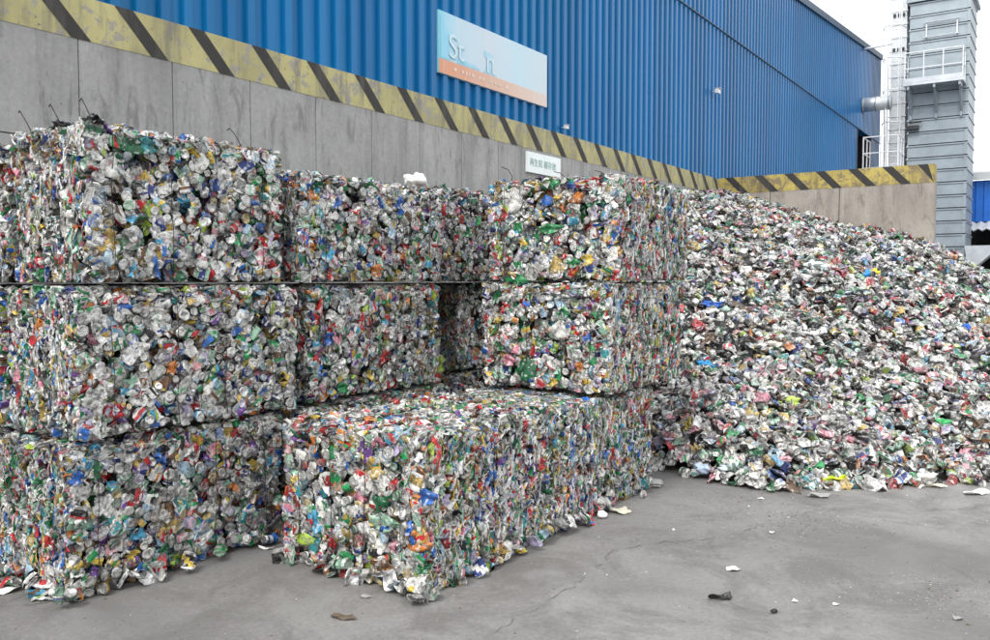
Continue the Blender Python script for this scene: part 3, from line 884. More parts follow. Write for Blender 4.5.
# long wall: precast panels with open joints
T0, PAN = -5.45, .87
wall = empty('concrete_wall', wp(5, 0), 'long grey precast concrete wall with a yellow and black striped top', 'wall')
mb = MB()
mb.box(wp(T0, 0) + vd2 * .03, vd1 * (U_C - T0 + .4), vd2 * .40, Vector((0, 0, WALL_T - .01)))
t = T0
while t < U_C - .02:
    w = min(PAN, U_C - t); g = .009
    mb.box(wp(t + g / 2, 0, 0), vd1 * (w - g), vd2 * .03, Vector((0, 0, 2.76 if t < 1.6 else WALL_T - .012)))
    if t < 1.6: mb.box(wp(t + g / 2, 0, 2.772), vd1 * (w - g), vd2 * .03, Vector((0, 0, WALL_T - .012 - 2.772)))
    t += PAN
mb.build('panel_wall', M['wall'], wall)
mb = MB(); mb.box(wp(T0, .004, WALL_B), vd1 * (U_C - T0 - .004), vd2 * .41, Vector((0, 0, WALL_T - WALL_B)))
mb.build('yellow_band', M['yellow'], wall)
mb = MB(); stripes(mb, U_C - T0 - .01, WALL_B, WALL_T, .08, .72, .17, .34, wp(T0, .008), vd1, Vector((0, 0, 0)), 0)
mb.build('black_stripes', M['black'], wall)
# short return wall
RQ = 4.40
rw = empty('return_wall', wp(U_C, 2), 'short beige concrete wall at the end of the heap with deep yellow and black stripes', 'wall')
mb = MB(); mb.box(wp(U_C, 0.002), -vd2 * RQ, vd1 * .35, Vector((0, 0, 3.60)))
mb.build('cast_wall', M['wall_warm'], rw)
mb = MB()
for q in (1.15, 2.6):
    mb.box(wp(U_C - .003, q), -vd2 * .014, vd1 * .003, Vector((0, 0, 3.60)))
mb.build('panel_joint', M['joint'], rw)
mb = MB(); mb.box(wp(U_C - .004, 0.006, 3.60), -vd2 * (RQ - .01), vd1 * .37, Vector((0, 0, .37)))
mb.build('yellow_band', M['yellow_strong'], rw)
mb = MB(); stripes(mb, RQ - .02, 3.60, 3.97, .12, .66, .19, .36, wp(U_C - .008, .01), -vd2, Vector((0, 0, 0)), 0)
mb.f = [f[::-1] for f in mb.f]
mb.build('black_stripes', M['black'], rw)

# ------------------------------------------------------------------ blue industrial hall
hall = empty('industrial_hall', wp(15, -.1), 'large blue hall clad in ribbed steel sheets rising behind the striped wall', 'building')
SET = .07                                                       # cladding stands behind the wall face
T_END = 36.0
def roof_z(t): return 7.92 + .0816 * t
def sheet(t0, t1, zb, zt, proud, name, step=.24, dep=.05):
    mb = MB(); prof = []
    t = t0
    while t < t1 - 1e-6:
        for du, h in ((0, 0), (.115, 0), (.133, dep), (.222, dep)):
            if t + du < t1: prof.append((t + du, h))
        t += step
    prof.append((t1, 0))
    vs = []
    for u, h in prof:
        b = wp(u, -SET + h + proud)
        z1 = zt(u) if callable(zt) else zt
        vs += [b + Vector((0, 0, zb)), b + Vector((0, 0, z1))]
    mb.add(vs, [(2 * i, 2 * i + 2, 2 * i + 3, 2 * i + 1) for i in range(len(prof) - 1)])
    return mb.build(name, M['blue'], hall)
SEAM = 7.43
DO0, DO1 = 31.6, 34.3
sheet(-6.0, U_C + .4, WALL_T - .05, SEAM, 0, 'wall_cladding')
sheet(U_C + .4, DO0, .0, SEAM, 0, 'wall_cladding')
sheet(DO1, T_END, .0, SEAM, 0, 'wall_cladding')
sheet(-6.0, T_END, SEAM - .10, roof_z, .008, 'wall_cladding')
mb = MB(); mb.box(wp(-6, -SET + .078, SEAM - .125), vd1 * (T_END + 6), vd2 * .030, Vector((0, 0, .020)))
mb.build('seam_flashing', M['flash'], hall)
# roof edge trim follows the slope
mb = MB(); a, b = wp(-6, -SET + .12, roof_z(-6) - .12), wp(T_END, -SET + .12, roof_z(T_END) - .12)
mb.box(a, b - a, vd2 * .20, Vector((0, 0, .20)))
mb.build('roof_trim', M['flash'], hall)
mb = MB(); a, b = wp(-6, -SET - .08, roof_z(-6)), wp(T_END, -SET - .08, roof_z(T_END))
mb.add([a, b, b + vd2 * 14 + Vector((0, 0, .6)), a + vd2 * 14 + Vector((0, 0, .6)),
        a - Vector((0, 0, .1)), b - Vector((0, 0, .1)), b + vd2 * 14 + Vector((0, 0, .5)), a + vd2 * 14 + Vector((0, 0, .5))],
       [(0, 1, 2, 3), (7, 6, 5, 4), (0, 4, 5, 1), (1, 5, 6, 2), (2, 6, 7, 3), (3, 7, 4, 0)])
mb.build('roof', M['flash'], hall)
mb = MB(); a = wp(T_END - .02, -SET - .01)
mb.box(a, vd2 * 13.5, -vd1 * .06, Vector((0, 0, roof_z(T_END) - .1)))
mb.build('end_wall', M['blue'], hall)
# open doorway with a dark inside
mb = MB(); a = wp(DO0, -SET - .05)
mb.box(a + vd2 * 3, vd1 * (DO1 - DO0), vd2 * .1, Vector((0, 0, SEAM)))
mb.box(a, -vd1 * .06, vd2 * 3, Vector((0, 0, SEAM)))
mb.box(wp(DO1, -SET - .05), vd1 * .06, vd2 * 3, Vector((0, 0, SEAM)))
mb.build('doorway_recess', M['dark'], hall)
mb = MB()
for tt in (DO0, DO1): mb.box(wp(tt - .06, -SET + .05), vd1 * .12, vd2 * .05, Vector((0, 0, SEAM - .14)))
mb.build('door_frame', M['flash'], hall)

# faded banner board
def to_mesh(ob):
    dg = bpy.context.evaluated_depsgraph_get()
    me = bpy.data.meshes.new_from_object(ob.evaluated_get(dg)); me.name = 'lettering'
    n = bpy.data.objects.new('lettering', me); COL.objects.link(n)
    n.parent = ob.parent; n.matrix_local = ob.matrix_local.copy()
    bpy.data.objects.remove(ob)
    n.name = 'lettering'
    return n

def banner():
    # lower-left and upper-right corners in wall coordinates
    t0, t1, zb, zt = 6.25, 8.93, 4.285, 5.07
    root = empty('banner_board', wp((t0 + t1) / 2, .0, zb), 'faded pale blue and orange banner board with worn lettering fixed to the blue hall', 'sign')
    def faded(name, stops, amt):
        m, nt, b = new_mat(name)
        tc = nt.nodes.new('ShaderNodeTexCoord'); sx_ = nt.nodes.new('ShaderNodeSeparateXYZ')
        nt.links.new(tc.outputs['Generated'], sx_.inputs[0])
        n = noise(nt, coords(nt, (3, 3, 1.2)), 1.6, 7, .65)
        ad = nd(nt, 'ShaderNodeMath', operation='MULTIPLY_ADD'); nt.links.new(n, ad.inputs[0]); ad.inputs[1].default_value = amt
        nt.links.new(sx_.outputs[0], ad.inputs[2])
        sb = nd(nt, 'ShaderNodeMath', operation='SUBTRACT'); nt.links.new(ad.outputs[0], sb.inputs[0]); sb.inputs[1].default_value = amt * .5
        c = ramp(nt, sb.outputs[0], stops)
        c = mix(nt, ramp(nt, noise(nt, coords(nt, (6, 6, .8)), 2., 6, .6), [(.5, 0.), (.75, .3)]), c, (.62, .68, .72))
        nt.links.new(c, b.inputs['Base Color']); b.inputs['Roughness'].default_value = .6
        return m
    m = faded('sun_bleached_banner', [(.0, (.20, .58, .74)), (.07, (.27, .61, .75)), (.16, (.47, .64, .73)), (.45, (.56, .65, .72)), (.7, (.50, .68, .76)), (1., (.58, .67, .72))], .16)
    m2 = faded('bleached_orange_print', [(.0, (.66, .30, .17)), (.3, (.66, .38, .27)), (.6, (.68, .48, .38)), (1., (.68, .58, .53))], .2)
    m3 = faded('bleached_cyan_print', [(.0, (.24, .58, .74)), (.6, (.33, .60, .74)), (1., (.42, .63, .74))], .4)
    w, h = t1 - t0, zt - zb
    mb = MB(); mb.box(wp(t0, .0, zb), vd1 * w, vd2 * .05, Vector((0, 0, h))); mb.build('panel', m, root)
    mb = MB(); mb.box(wp(t0 + .003, .003, zb + .003), vd1 * (w - .006), vd2 * .003, Vector((0, 0, h * .23))); mb.build('orange_strip', m2, root)
    mb = MB()
    # worn cyan left edge and patches left from the old print
    def patch(pts): mb.add([wp(t0 + a * w, .004, zb + c_ * h) for a, c_ in pts], [tuple(range(len(pts)))])
    patch([(.01, .25), (.09, .25), (.075, .45), (.085, .6), (.05, .72), (.045, .86), (.01, .95)])
    patch([(.14, .25), (.34, .25), (.30, .31), (.22, .32), (.16, .36)])
    patch([(.375, .63), (.455, .60), (.455, .40), (.43, .28), (.47, .27), (.50, .25), (.36, .25), (.40, .34), (.425, .50), (.375, .53)])
    mb.build('cyan_print', m3, root)
    mb = MB(); u = .09
    while u < .62:
        wd = random.uniform(.008, .022)
        if random.random() < .75: mb.add([wp(t0 + (u + a) * w, .0075, zb + c_ * h) for a, c_ in ((0, .10), (wd, .10), (wd, .155), (0, .155))], [(0, 1, 2, 3)])
        u += wd + random.uniform(.006, .02)
    mb.build('worn_print', mat_simple('bleached_print_marks', (.72, .60, .52), .6, 0, .1), root)
    def text(s, a, c_, size, mat, dx=1.):
        cu = bpy.data.curves.new('lettering', 'FONT'); cu.body = s; cu.size = size; cu.extrude = .001
        ob = bpy.data.objects.new('lettering', cu); COL.objects.link(ob)
        cu.materials.append(mat)
        ob.parent = root
        p = wp(t0 + a * w, .008, zb + c_ * h)
        ob.matrix_local = Matrix.Translation(p - root.location) @ Matrix((( vd1.x, 0, -vd2.x, 0), (vd1.y, 0, -vd2.y, 0), (0, 1, 0, 0), (0, 0, 0, 1))) @ Matrix.Scale(dx, 4, (1, 0, 0))
        return to_mesh(ob)
    mw = mat_simple('bleached_white_lettering', (.56, .71, .78), .6, 0, .05)
    mblue = mat_simple('bleached_blue_shadow', (.30, .60, .73), .6, 0, .2)
    text('St', .078, .29, .44, mblue); s = text('St', .070, .30, .44, mw); s.location += -vd2 * .003
    s = text('n', .385, .27, .44, mw); s.location += -vd2 * .003
    return root
banner()

def glyph_sign():
    t0, t1 = 8.31, 9.28
    zb, zt = 3.245, 3.545
    root = empty('wall_sign', wp((t0 + t1) / 2, .03, zb), 'small white sign with faint green characters at the top of the concrete wall', 'sign')
    w = t1 - t0
    mb = MB(); mb.box(wp(t0, .045, zb), vd1 * (w * .49), vd2 * .04, Vector((0, 0, zt - zb)))
    mb.box(wp(t0 + w * .497, .045, zb), vd1 * (w * .503), vd2 * .04, Vector((0, 0, zt - zb)))
    mb.build('panel', M['sign_white'], root)
    cu = bpy.data.curves.new('lettering', 'FONT'); cu.body = '再生铝 罐存放'; cu.size = .122; cu.extrude = .001
    cu.space_character = 1.02; cu.materials.append(M['sign_ink'])
    ob = bpy.data.objects.new('lettering', cu); COL.objects.link(ob); ob.parent = root
    p = wp(t0 + .05, .049, zb + .11)
    ob.matrix_local = Matrix.Translation(p - root.location) @ Matrix(((vd1.x, 0, -vd2.x, 0), (vd1.y, 0, -vd2.y, 0), (0, 1, 0, 0), (0, 0, 0, 1)))
    to_mesh(ob)
glyph_sign()

# small fittings on the hall
def wall_lamp(t, z, name, label, cat, s=1.):
    root = empty(name, wp(t, 0, z), label, cat)
    mb = MB(); mb.tube([wp(t, -.03, z), wp(t, .12 * s, z), wp(t, .22 * s, z + .02)], .022 * s, 8); mb.build('bracket', M['galv_white'], root, True)
    mb = MB(); mb.box(wp(t - .17 * s, .15 * s, z - .10 * s), vd1 * .34 * s, -vd2 * .14 * s, Vector((0, 0, .2 * s))); mb.build('housing', M['galv_white'], root)
    mb = MB(); mb.box(wp(t - .19 * s, .15 * s, z + .105 * s), vd1 * .38 * s, -vd2 * .2 * s, Vector((0, 0, .02 * s))); mb.build('hood', M['galv'], root)
wall_lamp(16.16, 5.84, 'wall_lamp', 'small white lamp on a bracket on the blue hall above the corner', 'lamp', .5)
wall_lamp(9.43, 4.06, 'junction_box', 'tiny white box low on the blue hall beside the banner board', 'box', .28)

# ------------------------------------------------------------------ tower beside the hall
TT = 33.5
tw = empty('elevator_tower', wp(TT, 2.4), 'tall grey sectioned steel tower with a railed platform and a caged ladder', 'tower')
q0, q1, Dp, SH = 1.40, 3.42, 2.3, .485
ns = 25
for k in range(ns):
    z = k * SH
    mat = M['galv_dark']
    mb = MB()
    mb.box(wp(TT, q0, z), -vd2 * (q1 - q0), vd1 * Dp, Vector((0, 0, SH - .045)))
    mb.box(wp(TT - .035, q0 - .035, z + SH - .09), -vd2 * (q1 - q0 + .07), vd1 * (Dp + .07), Vector((0, 0, .045)))
    # corner posts
    mb.box(wp(TT - .03, q1 - .10, z + .0), -vd2 * .10, vd1 * .03, Vector((0, 0, SH - .092)))
    mb.build('casing_section', mat, tw)
mb = MB()
for k in range(ns): mb.box(wp(TT + .02, q0 + .02, k * SH + SH - .046), -vd2 * (q1 - q0 - .04), vd1 * (Dp - .04), Vector((0, 0, .047)))
mb.build('gasket', M['joint'], tw)
TOPZ = ns * SH
mb = MB(); mb.box(wp(TT - .12, q0 - .12, TOPZ), -vd2 * (q1 - q0 + .24), vd1 * (Dp + .24), Vector((0, 0, .14)))
mb.box(wp(TT - .05, q0 - .05, TOPZ + .14), -vd2 * (q1 - q0 + .1), vd1 * (Dp + .1), Vector((0, 0, .6)))
mb.build('head_cap', M['galv_dark'], tw)
# service hatch bars high on the front
mb = MB()
for z in (10.75, 11.30):
    mb.tube([wp(TT - .09, q0 + .45, z), wp(TT - .09, q1 - .35, z)], .025, 6)
for q in (q0 + .55, q1 - .45): mb.box(wp(TT - .06, q, 10.75), -vd2 * .05, vd1 * .03, Vector((0, 0, .55)))
mb.build('hatch_bars', M['galv'], tw)
# platform with railing
PZ = 8.86; pq0, pq1, pd = q0 - .05, q1 - .1, .85
mb = MB(); mb.box(wp(TT - .04 - pd, pq0, PZ), -vd2 * (pq1 - pq0), vd1 * pd, Vector((0, 0, .10)))
pf = mb.build('platform', M['galv'], tw)
mb = MB()
mb.box(wp(TT - .045 - pd, pq0 - .002, PZ + .102), -vd2 * (pq1 - pq0 + .004), vd1 * .012, Vector((0, 0, .16)))
mb.build('toe_board', M['galv'], pf)
mb = MB()
for q in np.linspace(pq0 + .03, pq1 - .03, 4):
    mb.tube([wp(TT - .02 - pd, q, PZ + .08), wp(TT - .02 - pd, q, PZ + 1.2)], .022, 6)
for q in (pq0 + .03, pq1 - .03):
    mb.tube([wp(TT - .15, q, PZ + .08), wp(TT - .15, q, PZ + 1.2)], .022, 6)
    for z in (.62, 1.2): mb.tube([wp(TT - .02 - pd, q, PZ + z), wp(TT - .10, q, PZ + z)], .022, 6)
for z in (.62, 1.2): mb.tube([wp(TT - .02 - pd, pq0 + .03, PZ + z), wp(TT - .02 - pd, pq1 - .03, PZ + z)], .022, 6)
mb.build('railing', M['galv_white'], pf)
for q in (pq0 + .12, (pq0 + pq1) / 2, pq1 - .16):
    mb = MB(); a = wp(TT - .04, q, PZ - 1.0); b = wp(TT - pd + .1, q, PZ - .01)
    mb.box(a, -vd2 * .07, (b - a), Vector((0, 0, -.10)) + Vector((0, 0, .02)))
    mb.box(wp(TT - .11, q - .002, PZ - 1.15), -vd2 * .074, vd1 * .07, Vector((0, 0, 1.145)))
    mb.box(wp(TT - pd, q - .004, PZ - .14), -vd2 * .078, vd1 * (pd - .12), Vector((0, 0, .135)))
    mb.build('bracket', M['galv_dark'], tw)
# pale riser leg and caged ladder to the left
rq0, rq1 = .70, 1.26
mb = MB()
mb.box(wp(TT + .25, rq0, 0), -vd2 * (rq1 - rq0), vd1 * .7, Vector((0, 0, 13.6)))
for k in range(27): mb.box(wp(TT + .22, rq0 - .03, k * .5 + .45), -vd2 * (rq1 - rq0 + .06), vd1 * .76, Vector((0, 0, .04)))
mb.build('riser_leg', M['galv_white'], tw)
mb = MB()
for z, n in ((10.45, 3), (11.75, 4), (12.9, 3)):
    for k in range(n): mb.box(wp(TT + .20, rq0 + .08 + k * .16, z), -vd2 * .09, vd1 * .02, Vector((0, 0, .13)))
mb.build('bolt_plates', M['joint'], tw)
lad = MB(); lq = .92
for dq in (-.22, .22): lad.tube([wp(TT - .15, lq + dq, 5.6), wp(TT - .15, lq + dq, 13.4)], .026, 6)
z = 5.8
while z < 13.3:
    lad.tube([wp(TT - .15, lq - .22, z), wp(TT - .15, lq + .22, z)], .014, 5); z += .3
la = lad.build('ladder', M['galv_white'], tw)
cg = MB(); z = 7.6
while z < 13.5:
    pts = [wp(TT - .15 - .75 * math.sin(a), lq + .38 * math.cos(a), z) for a in np.linspace(0, math.pi, 11)]
    cg.tube(pts, .022, 5); z += 1.2
for a in (.9, math.pi / 2, math.pi - .9):
    cg.tube([wp(TT - .15 - .75 * math.sin(a), lq + .38 * math.cos(a), 7.6), wp(TT - .15 - .75 * math.sin(a), lq + .38 * math.cos(a), 13.3)], .018, 5)
co_ = cg.build('ladder_cage', M['galv_white'], tw)
# low landing at the ladder foot
mb = MB(); LZ = 5.75
mb.box(wp(TT - 1.5, .08, LZ), -vd2 * 1.25, vd1 * 1.4, Vector((0, 0, .12)))
ld = mb.build('landing', M['galv'], tw)
mb = MB()
for (a, q) in ((-1.47, .11), (-1.47, .72), (-1.47, 1.3), (-.8, .11), (-.8, 1.3), (-.2, .11), (-.2, 1.3)):
    mb.tube([wp(TT + a, q, LZ + .1), wp(TT + a, q, LZ + 1.25)], .028, 6)
for z in (.65, 1.25):
    mb.tube([wp(TT - .2, .11, LZ + z), wp(TT - 1.47, .11, LZ + z), wp(TT - 1.47, 1.3, LZ + z), wp(TT - .2, 1.3, LZ + z)], .026, 6)
mb.build('landing_railing', M['galv_white'], tw)
mb = MB()
for (a, q) in ((-1.44, .14), (-1.44, 1.24), (-.2, .14), (-.2, 1.24)): mb.box(wp(TT + a, q, 0), -vd2 * .08, vd1 * .08, Vector((0, 0, LZ)))
mb.build('landing_post', M['galv'], tw)
# small motor box on the tower flank
mb = MB(); mb.box(wp(TT - .22, q0 - .02, 7.35), -vd2 * .42, vd1 * .17, Vector((0, 0, .14)))
mb.tube([wp(TT - .14, q0 + .05, 7.62), wp(TT - .14, q0 + .5, 7.62)], .03, 6)
mb.build('cable_box', M['joint'], tw)
# sloping chute at the tower foot
mb = MB()
a_, b_, c_ = wp(TT - .6, 3.46, 2.90), wp(TT - .6, 4.62, 2.90), wp(TT - .6, 3.60, 1.9)
e_ = vd1 * 1.1
mb.add([a_, b_, c_, a_ + e_, b_ + e_, c_ + e_], [(0, 2, 1), (3, 4, 5), (0, 1, 4, 3), (1, 2, 5, 4), (2, 0, 3, 5)])
mb.build('chute', M['galv'], tw)

# duct and stay rod from the hall to the tower
dz = 8.28
du = empty('air_duct', wp(32.4, 0, dz), 'round silver duct running from the blue hall to the steel tower', 'duct')
mb = MB(); mb.tube([wp(32.4, -.2, dz), wp(32.4, .98, dz)], .26, 24); mb.build('duct_pipe', M['galv'], du, True)
mb = MB()
for q in (.0, .45, .92): mb.tube([wp(32.4, q, dz), wp(32.4, q + .05, dz)], .28, 24)
mb.build('duct_collar', M['galv_dark'], du, True)
mb = MB(); mb.tube([wp(32.3, -.04, 10.35), wp(32.3, 1.0, 10.42)], .045, 8); mb.tube([wp(32.3, .80, 10.4), wp(32.3, .80, 5.8)], .04, 8)
o = mb.build('vent_pipe', M['galv_white'], None, True)
tag(o, 'thin white pipe leaving the blue hall above the round duct and turning down', 'pipe')

# ------------------------------------------------------------------ blue shed beyond the tower
def shed():
    T, Q0, Q1 = 38.0, 2.6, 16.
    root = empty('blue_shed', wp(T, 8), 'far bright blue open shed with a pale roof edge right of the tower', 'building')
    zb, zt = 4.05, 5.75
    mb = MB(); prof = []; q = Q0
    while q < Q1:
        for dq, h in ((0, 0), (.13, 0), (.17, .04), (.26, .04)): prof.append((q + dq, h))
        q += .30
    vs = []
    for q, h in prof: vs += [wp(T - h, q, zb), wp(T - h, q, zt)]
    mb.add(vs, [(2 * i + 1, 2 * i + 3, 2 * i + 2, 2 * i) for i in range(len(prof) - 1)])
    mb.build('fascia', M['blue_far'], root)
    mb = MB(); a = wp(T - .25, Q0 - .2, zt)
    mb.box(a, -vd2 * (Q1 - Q0 + .4), vd1 * 10 + Vector((0, 0, 1.6)), Vector((0, 0, .32)))
    mb.build('roof', M['roof_edge'], root)
    mb = MB(); vs = []; k = 0; q = Q0
    while q <= Q1:
        h = .045 * math.sin(k * math.pi / 2)
        vs += [wp(T - .15, q, zb - .02 + h), wp(T - 1.2, q, zb - .38 + h)]; q += .075; k += 1
    n = len(vs) // 2
    mb.add(vs, [(2 * i, 2 * i + 2, 2 * i + 3, 2 * i + 1) for i in range(n - 1)])
    mb.add([v - Vector((0, 0, .03)) for v in vs], [(2 * i + 1, 2 * i + 3, 2 * i + 2, 2 * i) for i in range(n - 1)])
    mb.build('canopy_sheet', M['roof_edge'], root)
    mb = MB(); mb.box(wp(T + 8, Q0, 0), -vd2 * (Q1 - Q0), vd1 * .2, Vector((0, 0, zt))); mb.build('rear_wall', M['dark'], root)
    mb = MB(); mb.box(wp(T + .1, Q0, 0), vd1 * 7.8, -vd2 * .15, Vector((0, 0, zt - .02))); mb.build('side_wall', M['dark'], root)
    for q in (Q0 + .1, Q0 + 4, Q0 + 8, Q1 - .4):
        mb = MB(); mb.box(wp(T + .05, q, 0), -vd2 * .2, vd1 * .2, Vector((0, 0, zb + .1))); mb.build('post', M['galv_dark'], root)
shed()

# ------------------------------------------------------------------ things lying about
def crumple(name, loc, size, mat, label, cat, group=None, rough=.25, seed=0, n=18, yaw=0.):
    """a closed crumpled lump or film, flattened to size"""
    r = np.random.default_rng(seed); vs = []; fs = []
    ks = r.normal(size=(9, 3)) * 3.2; phs = r.uniform(0, 6.28, 9)
    m_ = n // 2
    for i in range(m_ + 1):
        for k in range(n):
            a = math.pi * i / m_; b = 2 * math.pi * k / n
            d = np.array([math.sin(a) * math.cos(b), math.sin(a) * math.sin(b), math.cos(a)])
            f = 1 + rough * float(np.sum(np.sin(ks @ d + phs)) / 3.) + r.normal(0, rough * (.22 if n < 40 else .05)) - rough * .30 * float(np.sum(np.abs(np.sin(2.3 * (ks[:4] @ d) + phs[:4]))) / 2.5 - .8)
            vs.append(d * np.array(size) * .5 * f)
    for i in range(m_):
        for k in range(n): fs.append((i * n + k, (i + 1) * n + k, (i + 1) * n + (k + 1) % n, i * n + (k + 1) % n))
    V = np.array(vs); V[:, 2] -= V[:, 2].min()
    mb = MB(); mb.add(V, fs)
    o = mb.build(name, mat, None, n > 20); o.location = loc; o.rotation_euler = (0, 0, yaw)
    return tag(o, label, cat, group)

def flake(name, loc, size, mat, label, cat, seed, yaw):
    """a thin torn piece with an uneven outline, curled up off the ground"""
    r = np.random.default_rng(seed); n, m_ = 22, 4
    rad = 1 + .16 * np.sin(2 * np.linspace(0, 6.28, n, endpoint=False) + r.uniform(0, 6)) + .10 * np.sin(5 * np.linspace(0, 6.28, n, endpoint=False) + r.uniform(0, 6)) + r.normal(0, .07, n)
    vs = [(0, 0)] + [(math.cos(2 * math.pi * k / n) * rad[k] * i / m_, math.sin(2 * math.pi * k / n) * rad[k] * i / m_) for i in range(1, m_ + 1) for k in range(n)]
    P = np.array(vs); cu = r.uniform(.5, 1.1); d = r.uniform(0, 3.14)
    q = P[:, 0] * math.cos(d) + P[:, 1] * math.sin(d)
    z = size[2] * (cu * q ** 2 + .35 * np.sin(P[:, 0] * 4 + 1) * np.cos(P[:, 1] * 3) + r.normal(0, .08, len(P)))
    z -= z.min(); th = .0025
    top = np.column_stack([P[:, 0] * size[0] / 2, P[:, 1] * size[1] / 2, z + th]); bot = top - np.array([0, 0, th])
    N = len(P); fs = []
    for k in range(n):
        k2 = (k + 1) % n
        fs.append((0, 1 + k, 1 + k2)); fs.append((N, N + 1 + k2, N + 1 + k))
        for i in range(m_ - 1):
            a, b = 1 + i * n, 1 + (i + 1) * n
            fs.append((a + k, b + k, b + k2, a + k2)); fs.append((N + a + k2, N + b + k2, N + b + k, N + a + k))
        e = 1 + (m_ - 1) * n; fs.append((e + k, N + e + k, N + e + k2, e + k2))
    mb = MB(); mb.add(np.concatenate([top, bot]), fs)
    o = mb.build(name, mat); o.location = loc; o.rotation_euler = (0, 0, yaw)
    return tag(o, label, cat)

def gp(px, py, z=0.):
    a = px - 495; b = -(py - 320); c, s = math.cos(PITCH), math.sin(PITCH)
    k = (z - 1.65) / (-F_PX * s + b * c)
    return Vector((a * k, (F_PX * c + b * s) * k, z))

o15, e1, e2, L, W, Hh = BOXES[8]
p = o15 + e1 * 1.38 + e2 * .14 + UP * (Hh + .005)
crumple('plastic_bag', Vector(p), (.19, .15, .125), M['white_plastic'], 'crumpled white plastic bag on top of the middle stack', 'bag', None, .30, 3, 56)
o2, e1, e2, L, W, Hh = BOXES[2]
for k, (l, w, s, sd) in enumerate(((.05, .30, (.17, .08, .05), 5), (.08, .05, (.12, .07, .055), 6))):
    crumple('black_film', Vector(o2 + e1 * l + e2 * w + UP * (Hh - .03)), s, M['black_plastic'],
            ['larger crumpled black film on the top edge of the left stack', 'smaller crumpled black film at the top corner of the left stack'][k], 'film', 'black plastic film on the bales', .5, sd, 18, YAW + 1.2)
o3, e1, e2, L, W, Hh = BOXES[15]
crumple('black_film', Vector(o3 + e1 * .10 + e2 * .72 + UP * (Hh - .02)), (.26, .07, .04), M['black_plastic'], 'flat black film on the right stack below the small white sign', 'film', 'black plastic film on the bales', .45, 9, 18, YAW + 1.5)

LITTER = [
 ('plastic_scrap', 733, 570, (.095, .05, .012), 'white_plastic', 'white curved plastic scrap alone on open ground in front of the heap', 'scrap', .3),
 ('burnt_rag', 720, 599, (.13, .045, .02), 'black_plastic', 'small black rag on the ground below the white plastic scrap', 'rag', .5),
 ('board_piece', 620, 512, (.17, .12, .025), 'cream', 'flat cream board piece on the ground beside the right stack', 'board', .12),
 ('plastic_cup', 602, 518, (.07, .06, .05), 'white_plastic', 'small crushed whitish cup beside the cream board piece', 'cup', .2),
 ('plastic_scrap', 976, 494, (.20, .10, .03), 'white_plastic', 'long white plastic scrap on the ground at the right end of the heap foot', 'scrap', .3),
 ('leaf_litter', 343, 618, (.14, .05, .02), 'brown', 'brown soaked cardboard bit on the ground in front of the front bale', 'litter', .5),
 ('paper_scrap', 366, 597, (.07, .035, .008), 'grey_plastic', 'thin grey paper scrap on the ground left of the front bale corner', 'scrap', .3),
 ('plastic_scrap', 3, 591, (.19, .10, .012), 'white_plastic', 'flat white plastic scrap on the ground at the left picture edge', 'scrap', .12),
 ('plastic_scrap', 42, 600, (.12, .045, .02), 'white_plastic', 'narrow white plastic scrap at the foot of the left stack corner', 'scrap', .35),
 ('bottle_scrap', 28, 580, (.16, .05, .03), 'green_plastic', 'flattened greenish bottle scrap sticking out under the left stack', 'scrap', .3),
 ('film_scrap', 818, 497, (.20, .07, .012), 'grey_plastic', 'pale grey film scrap on the ground just before the heap middle', 'scrap', .3),
 ('film_scrap', 936, 487, (.17, .06, .02), 'cream', 'cream film scrap on the ground at the heap foot towards the right', 'scrap', .3),
 ('paper_scrap', 761, 499, (.05, .03, .01), 'white_plastic', 'small white paper scrap on the ground left of the grey film scrap', 'scrap', .3),
 ('paper_scrap', 772, 533, (.035, .025, .01), 'white_plastic', 'tiny white paper bit on the cracked ground above the white plastic scrap', 'scrap', .3),
 ('pebble', 774, 613, (.035, .025, .018), 'black_plastic', 'small dark pebble on the ground right of the black rag', 'pebble', .25),
 ('paper_scrap', 795, 602, (.03, .02, .008), 'white_plastic', 'tiny white paper bit on the ground right of the dark pebble', 'scrap', .3),
 ('paper_scrap', 836, 605, (.035, .015, .008), 'white_plastic', 'tiny white paper strip on open ground in the lower right', 'scrap', .3),
 ('paper_scrap', 958, 619, (.06, .03, .012), 'grey_plastic', 'grey paper bit in the dirty patch at the lower right corner', 'scrap', .35),
 ('board_piece', 655, 487, (.14, .10, .05), 'grey_plastic', 'grey plastic tray piece under the far end of the right stack', 'tray', .3),
 ('film_scrap', 424, 597, (.16, .10, .03), 'grey_plastic', 'crumpled clear film under the near corner of the front bale', 'film', .45),
 ('paper_scrap', 266, 549, (.08, .03, .008), 'white_plastic', 'small white strip on the ground in the gap between left stack and front bale', 'scrap', .3),
]
for k, (nm, x, y, size, mt, lab, cat, rg) in enumerate(LITTER):
    if size[2] <= .03 and nm not in ('pebble',):
        flake(nm, gp(x, y, .002), (size[0], size[1], max(size[2] * .8, .10 * size[0])), M[mt], lab, cat, 40 + k, random.uniform(-.5, .5))
    else: crumple(nm, gp(x, y, .002), size, M[mt], lab, cat, None, rg, 40 + k, 16, random.uniform(-.5, .5))
